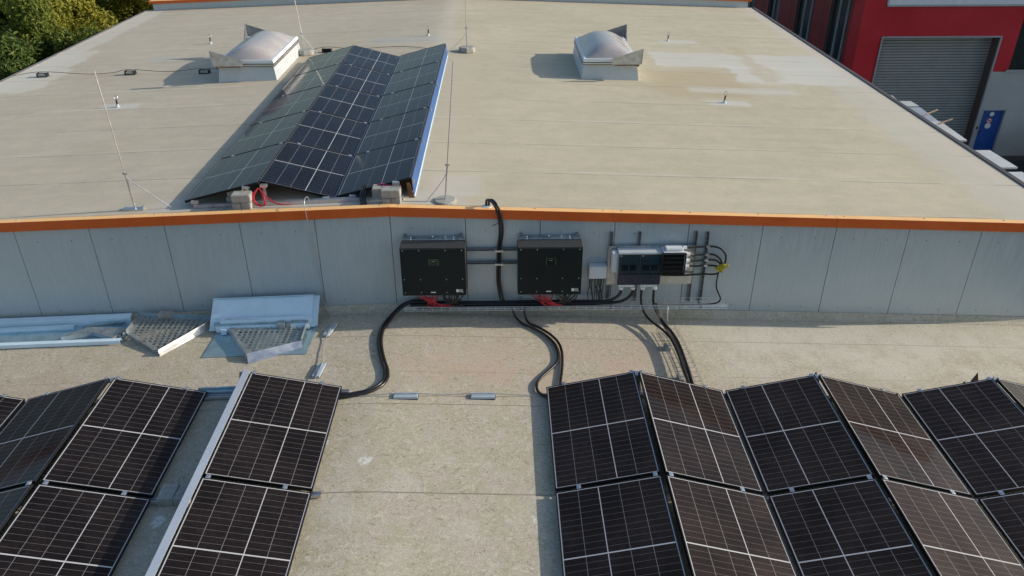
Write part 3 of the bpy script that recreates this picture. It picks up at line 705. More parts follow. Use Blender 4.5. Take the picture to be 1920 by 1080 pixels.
cable('black_conduit',[(3.568,-.19,.34),(3.568,-.19,.24),(3.575,-.185,.12),(3.60,-.22,.02),(3.64,-.28,-.05)]+zp([(3.695,-.45),(3.765,-.71),(3.80,-.99),(3.802,-1.35),(3.798,-1.61),(3.79,-1.86),(3.79,-2.2)],h),.0175,'black conduit dropping from the fuse box to the right field, right of its pair','conduits from the fuse box to the right field')
mb=MB()
for k in range(4):
    mb.tube(smoothpath([(3.59+.012*k,-.21,.10),(3.61+.012*k,-.26,-.0),(3.65+.012*k,-.40,-.075)]+zp([(3.70+.016*k,-.62),(3.755+.014*k,-.95),(3.765+.014*k,-1.4),(3.76+.014*k,-1.9)],h-.02+.006*k),6),.0075,5)
tag(mb.build('thin_cable_bundle',simple('grey_brown_cable',(.12,.09,.08),.5),smooth=True),'bundle of thin grey and brown cables beside the right pair of conduits','cable')
# wire ladder carrying that pair
mb=MB(); lx=lambda y:3.66+.10*(1-math.exp(-(abs(y)-.5)*2.2))
ys=[-.50-.1*k for k in range(16)]
for o,zz in((-.075,.10),(-.075,.06),(0,.06),(.10,.06),(.17,.06),(.17,.10)):
    mb.tube([(lx(y)+o,y,zl(lx(y))+zz) for y in ys],.0032,5)
for y in ys: mb.tube([(lx(y)-.075,y,zl(lx(y))+.10),(lx(y)-.075,y,zl(lx(y))+.06),(lx(y)+.17,y,zl(lx(y))+.06),(lx(y)+.17,y,zl(lx(y))+.10)],.0032,5)
t=empty('cable_tray',(0,0,0),'short wire mesh cable tray carrying the right conduits down to the panels','cable tray')
mb.build('wire_mesh',M['galv'],t)
for y in (-.9,-1.6): MB().box(lx(y)-.09,lx(y)-.02,y-.06,y+.06,zl(lx(y))+.001,zl(lx(y))+.055).build('support_block',M['concrete'],t)
tag(MB().tube(smoothpath([(3.765,-.28,.075),(3.770,-.27,.0),(3.78,-.255,-.10),(3.80,-.23,-.20)],6),.008,6).build('white_wire',M['white'],smooth=True),'short white wire hanging from the cable tray to the lower roof','wire')
# conduits over the coping
for d,n in((.010,'left'),(.046,'right')):
    cable('black_conduit',[(1.272+d,.085,1.42),(1.275+d,.055,1.535),(1.32+d,-.02,1.575),(1.375+d,-.075,1.535),(1.415+d,-.085,1.44),(1.442+d,-.07,1.28),(1.446+d,-.062,1.10),(1.424+d*.85,-.066,.90),(1.418+d*.85,-.066,.69),(1.408+d*.85,-.05,.48),(1.415+d*.9,-.06,.31),(1.450+d,-.09,.12),(1.50+d,-.12,.07),(1.62+d,-.13,.066)],.0165,'black conduit bending over the orange coping and down the wall, %s of the pair'%n,'conduits over the coping')
tag(MB().lathe([(.03,0),(.075,.0),(.07,.012),(.03,.016)],(1.285,.075,zu(1.285)+.070),14).build('rubber_collar',M['grey']),'grey collar around the hole in the coping where the conduits come out','collar')
for zz in(.862,.660):
    o=MB().box(1.385,1.50,-.10,-.053,zz-.012,zz+.012).build('pipe_clamp',M['alu']); tag(o,'bright clamp holding the coping conduits on the %s strut rail'%('upper' if zz>.8 else 'lower'),'clamp','clamps on the coping conduits')
mb=MB().tube([(1.44,-.08,1.27),(1.39,-.07,1.245),(1.36,-.065,1.225)],.005,5); tag(mb.build('cable_tie_tail',M['black']),'loose black cable tie tail below the coping','cable tie')

# ------------------------------------------------------------------ fuse boxes right of the inverters
def strut(x,z0,z1,lean,label,perf=False):
    r=empty('strut_channel',(x,0,z0),label,'strut channel','vertical strut channels by the fuse box'); L=z1-z0
    m=MB()
    for a,b,c,d2 in((-.020,-.014,-.042,-.004),(.014,.020,-.042,-.004),(-.014,.014,-.010,-.004)):
        m.hexa([(a,c,0),(b,c,0),(b,d2,0),(a,d2,0),(a+lean,c,L),(b+lean,c,L),(b+lean,d2,L),(a+lean,d2,L)])
    m.build('channel',M['galv_dark'],r)
    if perf:
        for k in range(14):
            zz=.05+k*.075; q=lean*zz/L
            MB().box(q-.006,q+.006,-.0125,-.0102,zz,zz+.04).build('slot',M['black'],r)
    return r
strut(2.957,.03,1.10,0,'vertical strut channel at the left edge of the fuse box plate')
strut(3.338,.03,1.10,0,'vertical strut channel behind the middle of the fuse box plate')
strut(4.10,.0,1.10,0,'vertical strut channel at the right edge of the fuse box plate')
strut(4.268,.02,1.09,-.012,'vertical perforated strut channel right of the plate, holding the looped cables',True)
r=empty('mounting_plate',(3.515,-.045,.313),'flat galvanised mounting plate behind the grey fuse box','mounting plate')
MB().box(-.59,.59,-.012,-.001,0,.595).build('plate',M['galv'],r)
for xx in(-.56,.56):
    for zz in(.04,.56): MB().box(xx-.01,xx+.01,-.016,-.0125,zz-.01,zz+.01).build('bolt',M['screw'],r)
fb=empty('fuse_box',(3.04,-.058,.41),'grey fuse box with two smoked lids, right of the small white box','fuse box')
W=.588
MB().box(0,W,-.165,0,.0,.475).build('enclosure',M['grey'],fb,bevel=.006)
MB().box(.004,W-.004,-.192,-.1655,.0,.165).build('lower_cover',M['navy'],fb,bevel=.004)
MB().box(.004,W-.004,-.174,-.1655,.167,.462).build('window_backing',M['brkback'],fb)
for q in range(2):
    a=.012+q*.29
    for k in range(2):
        m=MB()
        for j in range(3): m.box(a+.035+k*.115+j*.03,a+.06+k*.115+j*.03,-.182,-.1745,.215,.30)
        m.build('breaker_row',M['breaker'],fb)
        MB().box(a+.03+k*.115,a+.125+k*.115,-.178,-.1742,.318,.35).build('breaker_label',M['labelgrey'],fb)
    lid=MB().box(a-.004,a+.278,-.196,-.1922,.170,.460)
    lid.build('smoked_lid',M['smoke'],fb)
    fr=MB()
    for aa,b,c,d2 in((a-.006,a+.280,.455,.464),(a-.006,a+.001,.168,.455),(a+.273,a+.280,.168,.455)): fr.box(aa,b,-.200,-.1962,c,d2)
    fr.build('lid_frame',M['black'],fb)
    MB().lathe([(.010,0),(.010,.012)],(a+.02,-.2,.445),8).build('lid_screw',M['screw'],fb)
MB().box(-.078,-.002,-.14,-.02,.165,.455).build('side_flange',M['white'],fb,bevel=.008)
for q in range(2):
    a=.03+q*.30
    g=MB().box(a,a+.225,-.15,-.06,-.058,-.001).build('gland_plate',M['white'],fb,bevel=.006)
    for xx in(a+.04,a+.205):
        MB().lathe([(.030,-.10),(.034,-.085),(.034,-.06)],(xx,-.13,0),10).build('cable_gland',M['white'],g)
jb=empty('junction_box',(3.62,-.058,.59),'black-lidded junction box with white glands, right end of the fuse box','junction box')
MB().box(.012,.30,-.20,0,0,.31).build('enclosure',M['white'],jb,bevel=.01)
MB().box(.012,.298,-.212,-.2005,.004,.296).build('terminal_backing',M['black'],jb)
for k in range(4): MB().box(.02,.29,-.228,-.2125,.030+.066*k,.066+.066*k).build('terminal_strip',M['terminal'],jb)
MB().box(.006,.304,-.247,-.243,-.002,.302).build('lid',M['smoke'],jb)
m=MB()
for a_,b_,c_,d_ in((.004,.306,.303,.312),(.004,.306,-.012,-.003),(-.004,.0055,-.012,.312),(.3045,.314,-.012,.312)): m.box(a_,b_,-.247,-.2,c_,d_)
m.build('lid_frame',M['black'],jb)
MB().box(.05,.29,-.16,-.02,.311,.345).build('top_flange',M['white'],jb,bevel=.012)
for zz in(.20,.105,.02):
    g=MB().box(.301,.36,-.15,-.04,zz,zz+.07).build('side_flange',M['white'],jb,bevel=.008)
    MB().tube([(.36,-.09,zz+.035),(.40,-.09,zz+.035)],.026,9).build('cable_gland',M['white'],g)
g=MB().tube([(.29,-.08,.328),(.345,-.08,.328)],.024,9).build('cable_gland',M['white'],jb)
wb=empty('white_box',(2.668,-.008,.44),'small plain white junction box between the right inverter and the fuse box','junction box')
MB().box(0,.247,-.10,0,0,.19).build('enclosure',M['white'],wb,bevel=.006)
MB().box(.003,.244,-.118,-.1005,.003,.187).build('lid',M['white'],wb,bevel=.005)
mb=MB()
for k in range(10):
    xs=2.69+.022*k; xe=xs+random.uniform(-.05,.05)
    mb.tube(smoothpath([(xs,-.06,.445),(xs+random.uniform(-.015,.015),-.065,.33),(xe,-.08,.2),(xe+random.uniform(-.02,.02),-.11,.07)],5),.0065,5)
tag(mb.build('black_cable_bundle',M['cable'],smooth=True),'thin black cables dropping from the small white box into the tray','cable')
# looped cables to the yellow bundle
loops=[[(3.965,-.138,.918),(4.10,-.11,.908),(4.268,-.075,.902),(4.36,-.09,.90),(4.44,-.11,.875),(4.505,-.12,.80),(4.52,-.12,.70),(4.50,-.12,.62)],
[(4.01,-.148,.825),(4.12,-.11,.79),(4.262,-.08,.782),(4.35,-.09,.782),(4.42,-.11,.75),(4.465,-.12,.69),(4.47,-.12,.62)],
[(4.01,-.148,.73),(4.12,-.11,.70),(4.26,-.08,.697),(4.38,-.09,.697),(4.45,-.11,.66),(4.46,-.12,.6)],
[(4.01,-.148,.645),(4.12,-.11,.618),(4.26,-.08,.614),(4.38,-.09,.612),(4.46,-.11,.60)],
[(3.68,-.14,.50),(3.80,-.12,.485),(3.95,-.11,.478),(4.25,-.075,.474),(4.36,-.09,.478),(4.43,-.11,.50),(4.47,-.12,.56)]]
for k,l in enumerate(loops): cable('looped_cable',l,.0135,'%s of five black cables looping from the fuse box to the yellow bundle'%['topmost','second from top','middle','fourth from top','lowest'][k],'looped cables right of the fuse box')
for k,zz in enumerate((.90,.782,.697,.614)):
    o=MB().box(4.24,4.29,-.098,-.044,zz-.014,zz+.016).build('cable_clamp',M['alu']); tag(o,'%s bright cable clamp on the perforated strut channel'%['topmost','second','third','lowest'][k],'clamp','cable clamps on the perforated channel')
mb=MB()
for k in range(9):
    a=k*.7; mb.tube(smoothpath([(4.485+(.02+.06*(k%3)/2)*math.cos(a+i*1.1)+random.uniform(-.02,.02),-.13+.03*math.sin(i*1.7+k),.60+(.02+.05*(k%4)/3)*math.sin(a+i*1.3)) for i in range(7)],5),.011,6)
tag(mb.build('yellow_tape_bundle',M['yellow'],smooth=True),'lump of yellow-green wire and tape where the looped cables meet','tape bundle')

# ------------------------------------------------------------------ loose metal parts at the foot of the wall
def prof_along(name,pts,p,q,mat,label,group=None,th=.003,cat='metal profile'):
    """folded sheet: 2d section pts (y,z) swept from p to q"""
    p,q=Vector(p),Vector(q); m=MB()
    d=(q-p); nrm=Vector((-d.y,d.x,0)).normalized()
    for (a,b),(c,e) in zip(pts,pts[1:]):
        m.slab([p+nrm*a+Vector((0,0,b)),q+nrm*a+Vector((0,0,b)),q+nrm*c+Vector((0,0,e)),p+nrm*c+Vector((0,0,e))],th)
    return tag(m.build(name,M[mat]),label,cat,group)
b0=lambda x,y,h:(x,y,zl(x)+h)
r=empty('roof_flashing',(0,0,0),'long blue-filmed sheet metal trough lying along the wall at the left picture edge','metal profile')
def sweep(parent,name,pts,p,q,mat,th=.003):
    o=prof_along(name,pts,p,q,mat,None,None,th); 
    for k in('category',): 
        if k in o: del o[k]
    o.parent=parent; return o
P0,P1=(-6.6,-.66,zl(6.6)+.012),(-3.64,-.655,zl(3.64)+.012)
sweep(r,'trough_floor',[(.04,0),(.50,0)],P0,P1,'galv_blue')
sweep(r,'front_lip',[(-.015,.0),(-.015,.05),(.045,.055),(.045,.01)],P0,P1,'film_blue')
P2=(-6.6,-.16,zl(6.6)+.012); P3=(-3.70,-.155,zl(3.70)+.012)
sweep(r,'back_lip',[(0,0),(.02,.10),(.09,.115)],P2,P3,'film_blue')
prof_along('metal_strip',[(0,0),(0,.045),(.05,.05)],(-6.4,-.30,zl(6.4)+.02),(-4.45,-.26,zl(4.45)+.02),'film_blue','narrow blue-filmed strip lying inside the long trough','loose metal strips')
prof_along('metal_strip',[(0,0),(.0,.03),(.05,.03)],(-4.30,-.30,zl(4.3)+.05),(-3.75,-.21,zl(3.75)+.05),'galv_blue','short grey-blue strip lying at the right end of the long trough','loose metal strips')
# chevron piece on top
r=empty('angled_tray_cover',(-4.08,-.5,zl(4.08)),'small V-shaped metal tray cover lying on the long trough','metal profile')
q=[(-4.46,-.585),(-4.10,-.455),(-3.75,-.615),(-3.69,-.36),(-4.10,-.33),(-4.22,-.33)]
q=[(a+4.08,b+.5) for a,b in q]
mb=MB(); mb.prism(q,.085,.09); mb.build('top_sheet',M['galv'],r)
mb=MB()
for a,b in((q[0],q[1]),(q[1],q[2]),(q[2],q[3])):
    mb.slab([(a[0],a[1],.03),(b[0],b[1],.03),(b[0],b[1],.0845),(a[0],a[1],.0845)],-.003)
mb.build('side_flange',M['alu'],r)
mb=MB()
for k in range(3): mb.box(.345+.012*k*1.5,.352+.012*k*1.5,-.10+.075*k-.06,-.05+.075*k-.06,.045,.07)
mb.build('slot',M['black'],r)
# perforated corner trays
def perforated(quad,dx=.070,dy=.062,f=.60):
    q=[Vector(p) for p in quad]; n=len(q)
    if sum(q[k].x*q[(k+1)%n].y-q[(k+1)%n].x*q[k].y for k in range(n))<0: q.reverse()
    nrm=(q[1]-q[0]).cross(q[2]-q[0]); 
    def z(x,y): return q[0].z-((x-q[0].x)*nrm.x+(y-q[0].y)*nrm.y)/nrm.z
    def inside(x,y): return all((q[(k+1)%n].x-q[k].x)*(y-q[k].y)-(q[(k+1)%n].y-q[k].y)*(x-q[k].x)>=-1e-9 for k in range(n))
    def clip(poly):
        for k in range(n):
            a,b=q[k],q[(k+1)%n]; out=[]
            sd=lambda p:(b.x-a.x)*(p[1]-a.y)-(b.y-a.y)*(p[0]-a.x)
            for i in range(len(poly)):
                p,r=poly[i],poly[(i+1)%len(poly)]; s0,s1=sd(p),sd(r)
                if s0>=0: out.append(p)
                if (s0>=0)!=(s1>=0): t=s0/(s0-s1); out.append((p[0]+(r[0]-p[0])*t,p[1]+(r[1]-p[1])*t))
            poly=out
            if len(poly)<3: return None
        return poly
    m=MB(); x0,x1=min(p.x for p in q),max(p.x for p in q); y0,y1=min(p.y for p in q),max(p.y for p in q)
    for i in range(int((x1-x0)/dx)+1):
        for j in range(int((y1-y0)/dy)+1):
            a,b=x0+i*dx,y0+j*dy
            c=[(a,b),(a+dx,b),(a+dx,b+dy),(a,b+dy)]
            if all(inside(*p) for p in c):
                u,v=dx*(1-f)/2,dy*(1-f)/2
                h=[(a+u,b+v),(a+dx-u,b+v),(a+dx-u,b+dy-v),(a+u,b+dy-v)]
                m.add([(p[0],p[1],z(*p)) for p in c+h],[(0,1,5,4),(1,2,6,5),(2,3,7,6),(3,0,4,7)])
            else:
                p=clip(c)
                if p: m.add([(w_[0],w_[1],z(*w_)) for w_ in p],[tuple(range(len(p)))])
    return m
def corner_tray(name,quad,h,walls,label,group,lipmat):
    r=empty(name,(0,0,0),label,'cable tray corner',group)
    perforated(quad).build('perforated_base',M['galv_mid'],r)
    for a,b,mat,hh,name2 in walls:
        a,b=Vector(a),Vector(b)
        MB().slab([a,b,b+Vector((0,0,hh)),a+Vector((0,0,hh))],-.003).build(name2,M[mat],r)
    return r
zA=zl(3.2)+.075
A0,A1,A2,A3=(-3.585,-.10,zA),(-3.595,-.53,zA),(-2.99,-.99,zA-.03),(-2.48,-.20,zA)
t=corner_tray('perforated_tray_corner',[A1,A2,A3,A0],.06,[(A0,A1,'galv',.06,'side_flange'),(A3,A0,'galv_blue',.07,'side_flange')],'perforated metal tray corner leaning left of the blue sheets, bright long edge to the right','perforated tray corners',None)
MB().slab([A1,A2,(A2[0],A2[1],A2[2]-.075),(A1[0],A1[1],A1[2]-.075)],.003).build('front_flange',M['galv'],t)
e0,e1=Vector(A2),Vector(A3)
MB().slab([e0+Vector((.0,-.012,-.06)),e1+Vector((.03,-.03,-.06)),e1+Vector((0,0,.05)),e0+Vector((-.02,.02,.05))],.003).build('long_flange',M['alu'],t)
MB().slab([e0+Vector((.03,-.06,-.09)),e1+Vector((.06,-.06,-.09)),e1+Vector((.03,-.031,-.055)),e0+Vector((.0,-.0125,-.055))],.003).build('lower_lip',M['alu'],t)
MB().box(-3.31,-3.13,-.165,-.06,zA+.004,zA+.07).build('end_block',M['concrete'],t)
zB=zl(1.7)+.085
B0,B1,B2,B3=(-2.27,-.42,zB),(-1.80,-1.16,zB+.0),(-1.16,-.86,zB+.0),(-1.17,-.46,zB)
t=corner_tray('perforated_tray_corner',[B1,B2,B3,B0],.06,[(B2,B3,'galv',.055,'side_flange'),(B3,B0,'galv',.08,'side_flange')],'perforated metal tray corner lying in front of the blue sheets','perforated tray corners',None)
MB().slab([B0,B1,(B1[0]-.01,B1[1]-.02,zB-.085),(B0[0]-.02,B0[1]-.02,zB-.085)],.003).build('side_flange',M['galv'],t)
e0,e1=Vector(B1),Vector(B2)
MB().slab([e0+Vector((.03,-.085,-.085)),e1+Vector((.03,-.085,-.085)),e1+Vector((0,0,.01)),e0+Vector((0,0,.01))],.003).build('front_flange',M['alu'],t)
MB().box(-1.55,-1.45,-.56,-.46,zB+.004,zB+.075).box(-1.43,-1.37,-.54,-.46,zB+.004,zB+.06).build('connector_piece',M['galv'],t)
o=MB().slab([(-2.40,-.37,zl(2.4)+.006),(-2.42,-1.07,zl(2.42)+.006),(-1.06,-1.08,zl(1.06)+.006),(-1.04,-.35,zl(1.04)+.006)],.004).build('flat_sheet',M['galv_blue']); tag(o,'flat bluish steel sheet lying on the roof under the front perforated tray corner','metal sheet')
# stack of folded blue-filmed sheets leaning at the wall
def lean(x0,x1,d,zt0,zt1,label):
    r=empty('folded_sheet',(0,0,0),label,'metal sheet','blue-filmed sheets leaning on the wall')
    yb=-.43-d; yt=-.075-d*.55
    zb0,zb1=zl(x0)+.02+d*.3,zl(x1)+.02+d*.3
    MB().slab([(x0,yb,zb0),(x1,yb,zb1),(x1,yt,zt1),(x0,yt,zt0)],.003).build('sheet',M['film_blue'],r)
    MB().slab([(x0,yt-.003,zt0),(x1,yt-.003,zt1),(x1,yt-.045,zt1+.018),(x0,yt-.045,zt0+.018)],.003).build('top_fold',M['film_blue'],r)
    return r
lean(-2.37,-1.045,.00,.135,.195,'widest pale blue filmed sheet leaning on the wall, rearmost on the right')
lean(-2.44,-1.075,.020,.150,.198,'pale blue filmed sheet leaning on the wall, middle of the stack')
lean(-2.51,-1.12,.040,.170,.222,'pale blue filmed sheet leaning on the wall, reaching furthest left')
for k,(y,x0,x1,mat,zz) in enumerate(((-.46,-2.34,-1.10,'film_blue',.105),(-.49,-2.42,-1.15,'galv_blue',.075),(-.515,-2.39,-1.13,'film_blue',.045))):
    prof_along('angle_profile',[(0,-.03),(0,.035),(.05,.05)],(x0,y,zl(x0)+zz+.02),(x1,y+.01,zl(x1)+zz+.02),mat,'%s angle profile lying along the foot of the leaning blue sheets'%['rear pale blue','middle grey-blue','front pale blue'][k],'angle profiles at the leaning sheets')
o=MB().box(-2.32,-2.25,-.56,-.47,zl(2.3)+.02,zl(2.3)+.10).build('sheet_offcut',M['film_blue']); tag(o,'small pale blue offcut under the left end of the leaning sheets','metal offcut')

# ------------------------------------------------------------------ lightning protection
def holder(x,y,z,sx,sy,rz,mat,label,group,sz=.035):
    r=empty('wire_holder',(x,y,z),label,'wire holder',group,(0,0,rz))
    MB().box(-sx/2,sx/2,-sy/2,sy/2,.004,sz).build('block',M[mat],r,bevel=.004)
    MB().box(-sx/2+.006,sx/2+.006,-sy/2-.004,sy/2-.004,0,.006).build('pad',M['black'],r)
    MB().box(-sx/2+.01,sx/2-.01,-sy*.06,sy*.06,sz,sz+.006).build('rib',M[mat],r)
    return r
g='grey wire holders on the lower roof'
holder(-.846,-.541,zl(.846),.30,.085,1.32,'holder','grey wire holder closest to the leaning blue sheets',g)
holder(-.813,-1.478,zl(.813),.29,.095,1.46,'holder','grey wire holder beside the corner of the left panel field',g)
holder(.325,-2.04,zl(.325),.285,.098,0.,'holder','grey wire holder on the open roof, left of the middle pair',g)
holder(1.24,-2.015,zl(1.24),.285,.098,0.,'holder','grey wire holder on the open roof, right of the middle pair',g)
tag(MB().tube(smoothpath([(-.3,-2.03,zl(.3)+.012),(0,-2.025,ZL+.02),(.325,-2.03,zl(.325)+.05),(.8,-2.0,zl(.8)+.02),(1.24,-2.005,zl(1.24)+.05),(1.7,-1.985,zl(1.7)+.02),(2.0,-1.98,zl(2)+.02)],6),.005,5).build('conductor_wire',M['galv'],smooth=True),'thin earthing wire crossing the open roof between the two panel fields','wire')
tag(MB().tube(smoothpath([(-1.08,.20,1.44),(-1.08,.14,1.57),(-1.09,.02,1.60),(-1.085,-.06,1.54),(-1.07,-.07,1.3),(-1.045,-.03,1.0),(-1.02,-.02,.3),(-1.0,-.03,0.0),(-.96,-.13,zl(.96)+.03),(-.88,-.4,zl(.85)+.05),(-.84,-.56,zl(.85)+.055),(-.87,-.8,zl(.85)+.02),(-.86,-1.05,zl(.85)+.02),(-.81,-1.3,zl(.8)+.03),(-.80,-1.5,zl(.8)+.055),(-.84,-1.8,zl(.84)+.03),(-.9,-2.1,zl(.9)+.03)],6),.0052,5).build('conductor_wire',M['alu'],smooth=True),'thin wire looping over the orange coping and down the wall to the left field','wire')
g='black wire holders on the upper roof'
for k,(x,y) in enumerate(((-8.70,8.20),(-6.69,8.07),(-4.99,7.90))):
    r=empty('wire_holder',(x,y,zu(x)),'%s black wire holder on the left part of the upper roof'%['leftmost','middle','rightmost'][k],'wire holder',g)
    MB().box(-.11,.11,-.07,.07,0,.02).box(-.11,-.095,-.06,.06,.02,.085).box(.095,.11,-.06,.06,.02,.085).box(-.095,.095,.045,.06,.02,.075).build('tray',M['black'],r)
    MB().box(-.085,.085,-.055,.038,.02,.06).build('weight',M['concrete'],r)
r=empty('wire_holder',(-2.60,9.45,zu(2.6)),'black wire holder behind the left column of the upper array','wire holder',g)
MB().box(-.11,.11,-.07,.07,0,.02).box(-.11,-.095,-.06,.06,.02,.085).box(.095,.11,-.06,.06,.02,.085).box(-.095,.095,.045,.06,.02,.075).build('tray',M['black'],r)
tag(MB().tube(smoothpath([(-9.4,8.28,zu(9.4)+.03),(-8.70,8.2,zu(8.7)+.11),(-7.7,8.16,zu(7.7)+.03),(-7.1,8.1,zu(7.1)+.05),(-6.69,8.07,zu(6.69)+.11),(-5.8,7.98,zu(5.8)+.05),(-4.99,7.9,zu(4.99)+.11),(-4.45,7.85,zu(4.45)+.05)],6),.006,5).build('conductor_wire',M['edge'],smooth=True),'thin dark wire running over the black holders to the left skylight','wire')
tag(MB().tube(smoothpath([(-3.1,9.55,zu(3.1)+.03),(-2.6,9.5,zu(2.6)+.11),(-1.9,9.5,zu(1.9)+.04),(-.8,9.6,zu(.8)+.03),(.25,9.0,zu(.25)+.03)],6),.006,5).build('conductor_wire',M['edge'],smooth=True),'thin dark wire running behind the upper array between the rods','wire')
def rod(base,top,zj,label,foot,brace=None,cable_=None):
    bx,by,bz=base; r=empty('lightning_rod',base,label,'lightning rod','lightning rods on the upper roof')
    t=Vector(top)-Vector(base); f=(zj-bz)/t.z; j=t*f
    MB().tube([(0,0,.02),j],.0125,8).build('lower_pole',M['alu'],r)
    MB().tube([j*.985,t],[.008,.007],6).build('tip_rod',M['alu'],r)
    MB().tube([j*.985-Vector((.03,0,0)),j*.985+Vector((.03,0,0))],.014,6).build('coupling',M['galv'],r)
    if foot=='octagon': MB().lathe([(.19,0),(.20,.02),(.19,.09),(.17,.115),(.03,.115)],(0,0,0),8).build('concrete_base',M['concrete'],r)
    elif foot=='disc': MB().lathe([(.155,0),(.155,.018),(.14,.032),(.04,.036)],(0,0,0),20).build('base_disc',M['concrete'],r)
    else: MB().box(-.16,.12,-.05,.05,0,.02).box(.09,.12,-.03,.03,.02,.05).build('base_plate',M['galv'],r)
    if brace:
        b=Vector(brace)-Vector(base); MB().tube([j*.88,b],.0075,6).build('brace',M['alu'],r)
    if cable_:
        b=Vector(cable_)-Vector(base); MB().tube(smoothpath([j*.95,j*.75+b*.1+Vector((0,0,-.03)),j*.3+b*.62,b*.95+Vector((0,0,.05)),b],6),.0055,5).build('earth_lead',M['galv'],r,smooth=True)
    return r
rod((-3.52,.41,zu(3.52)),(-3.59,.41,3.185),1.82,'thin lightning rod at the front left of the upper roof, braced towards the array','plate',brace=(-3.02,.40,zu(3.02)+.01))
rod((.717,.375,zu(.717)),(.895,.384,3.28),1.925,'thin lightning rod right of the upper array, beside the coping conduits','disc',cable_=(.487,.33,zu(.487)+.01))
rod((-3.07,9.32,zu(3.07)),(-3.24,9.32,3.3),1.80,'thin lightning rod on a concrete foot behind the left skylight','octagon',brace=(-2.76,9.2,zu(2.76)+.01))
rod((.72,9.13,zu(.72)),(.70,9.13,3.3),1.94,'thin lightning rod on a round concrete foot behind the right end of the upper array','octagon',cable_=(.27,8.75,zu(.27)+.01))
# anchor posts
def anchor(x,y,label):
    r=empty('anchor_post',(x,y,zu(x)),label,'roof anchor','roof anchor posts')
    MB().lathe([(.055,0),(.032,.01),(.026,.05),(.018,.055)],(0,0,0),12).build('flashing_cone',M['grey'],r)
    MB().tube([(0,0,.06),(.006,0,.15)],.016,8).build('post',M['black'],r)
    MB().tube([(.006+.034*math.cos(2*PI*k/14),.012*math.sin(2*PI*k/14),.187+.036*math.sin(2*PI*k/14)) for k in range(15)],.006,6).build('eyelet',M['galv'],r)
    return r
anchor(5.851,5.535,'roof anchor post on a pale patch in front of the right skylight')
anchor(5.766,10.98,'roof anchor post behind and right of the right skylight')
anchor(-.314,10.82,'roof anchor post near the roof ridge behind the upper array')
anchor(-5.833,10.95,'roof anchor post behind and left of the left skylight')
anchor(-5.899,5.50,'roof anchor post on a pale patch in front left of the left skylight')

# ------------------------------------------------------------------ skylights
def skylight(x0,x1,y0,y1,side,label):
    cx,cy=(x0+x1)/2,(y0+y1)/2; zb=min(zu(x0),zu(x1))-.02
    r=empty('roof_skylight',(cx,cy,zb),label,'skylight','dome skylights on the upper roof'); w,d=(x1-x0)/2,(y1-y0)/2
    H=zu(cx)-zb
    za,zc,zd=H+.30,H+.345,H+.43
    MB().hexa([(-w-.03,-d-.02,0),(w+.03,-d-.02,0),(w+.03,d+.02,0),(-w-.03,d+.02,0),(-w+.02,-d+.03,za),(w-.02,-d+.03,za),(w-.02,d-.03,za),(-w+.02,d-.03,za)]).build('curb',M['whitecurb'],r)
    MB().box(-w+.012,w-.012,-d+.02,d-.02,za+.0005,za+.0185).build('shadow_gap_strip',M['rust'],r)
    MB().box(-w-.015,w+.015,-d-.01,d+.01,za+.0005,za+.006).box(-w-.0,w+.0,-d+.005,d-.005,za+.019,zc).build('lower_frame',M['alu'],r)
    MB().box(-w+.004,w-.004,-d+.012,d-.012,zc+.0005,zc+.012).build('gasket',M['black'],r)
    MB().box(-w+.01,w-.01,-d+.02,d-.02,zc+.0125,zd-.02).box(-w+.025,w-.025,-d+.035,d-.035,zd-.02,zd).build('upper_frame',M['white'],r)
    # barrel-like dome
    n=24; vs=[];fs=[]; a,b=w-.072,d-.075; hh=.225
    for i in range(n+1):
        for j in range(n+1):
            u,v=-1+2*i/n,-1+2*j/n
            z=hh*(max(0,1-abs(u)**2.1))*(max(0,1-abs(v)**6))**.7
            vs.append((u*a,v*b,zd+.002+z))
    for i in range(n):
        for j in range(n): k=i*(n+1)+j; fs.append((k,k+n+1,k+n+2,k+1))
    MB().add(vs,fs).build('dome',M['dome'],r,smooth=True)
    # wind baffles of the smoke vent on one side
    s=side
    def wing(y,ya):
        m=MB(); q=[(s*(w-.58),zc+.01),(s*(w+.045),zc+.01),(s*(w+.06),zc+.33),(s*(w-.58),zc+.13)]
        if s<0: q=q[::-1]
        v=[(a_,y,c_) for a_,c_ in q]+[(a_,y+ya,c_) for a_,c_ in q]
        m.add(v,[(0,1,2,3),(7,6,5,4)]+[(k,4+k,4+(k+1)%4,(k+1)%4) for k in range(4)])
        return m
    wg=wing(-d-.20+.02,.006).build('wind_baffle',M['galv'],r)
    MB().box(min(s*(w+.03),s*(w+.036)),max(s*(w+.03),s*(w+.036)),-d-.18,-d-.09,zc+.03,zc+.27).build('baffle_return',M['galv'],wg)
    wg=wing(d+.10,.006).build('wind_baffle',M['galv_dark'],r)
    MB().hexa([(s*(w+.03),d-.30,zc+.0),(s*(w+.036),d-.30,zc+.0),(s*(w+.036),d+.10,zc+.03),(s*(w+.03),d+.10,zc+.03),(s*(w+.03),d-.10,zc+.17),(s*(w+.036),d-.10,zc+.17),(s*(w+.066),d+.10,zc+.33),(s*(w+.06),d+.10,zc+.33)]).build('baffle_return',M['galv'],wg)
    MB().box(min(s*(w-.5),s*(w+.02)),max(s*(w-.5),s*(w+.02)),-d-.05,-d-.012,za+.0,zc-.002).build('vent_bar',M['rust'],r)
    MB().box(min(s*(w-.04),s*(w+.0)),max(s*(w-.04),s*(w+.0)),-d-.10,-d-.051,za-.01,za+.04).build('vent_hinge',M['rust'],r)
    return r
skylight(3.21,4.37,7.03,9.22,1,'white-framed dome skylight with its baffles on the right, right half of the upper roof')
skylight(-4.39,-3.22,7.05,9.44,-1,'white-framed dome skylight with its baffles on the left, beside the upper array')

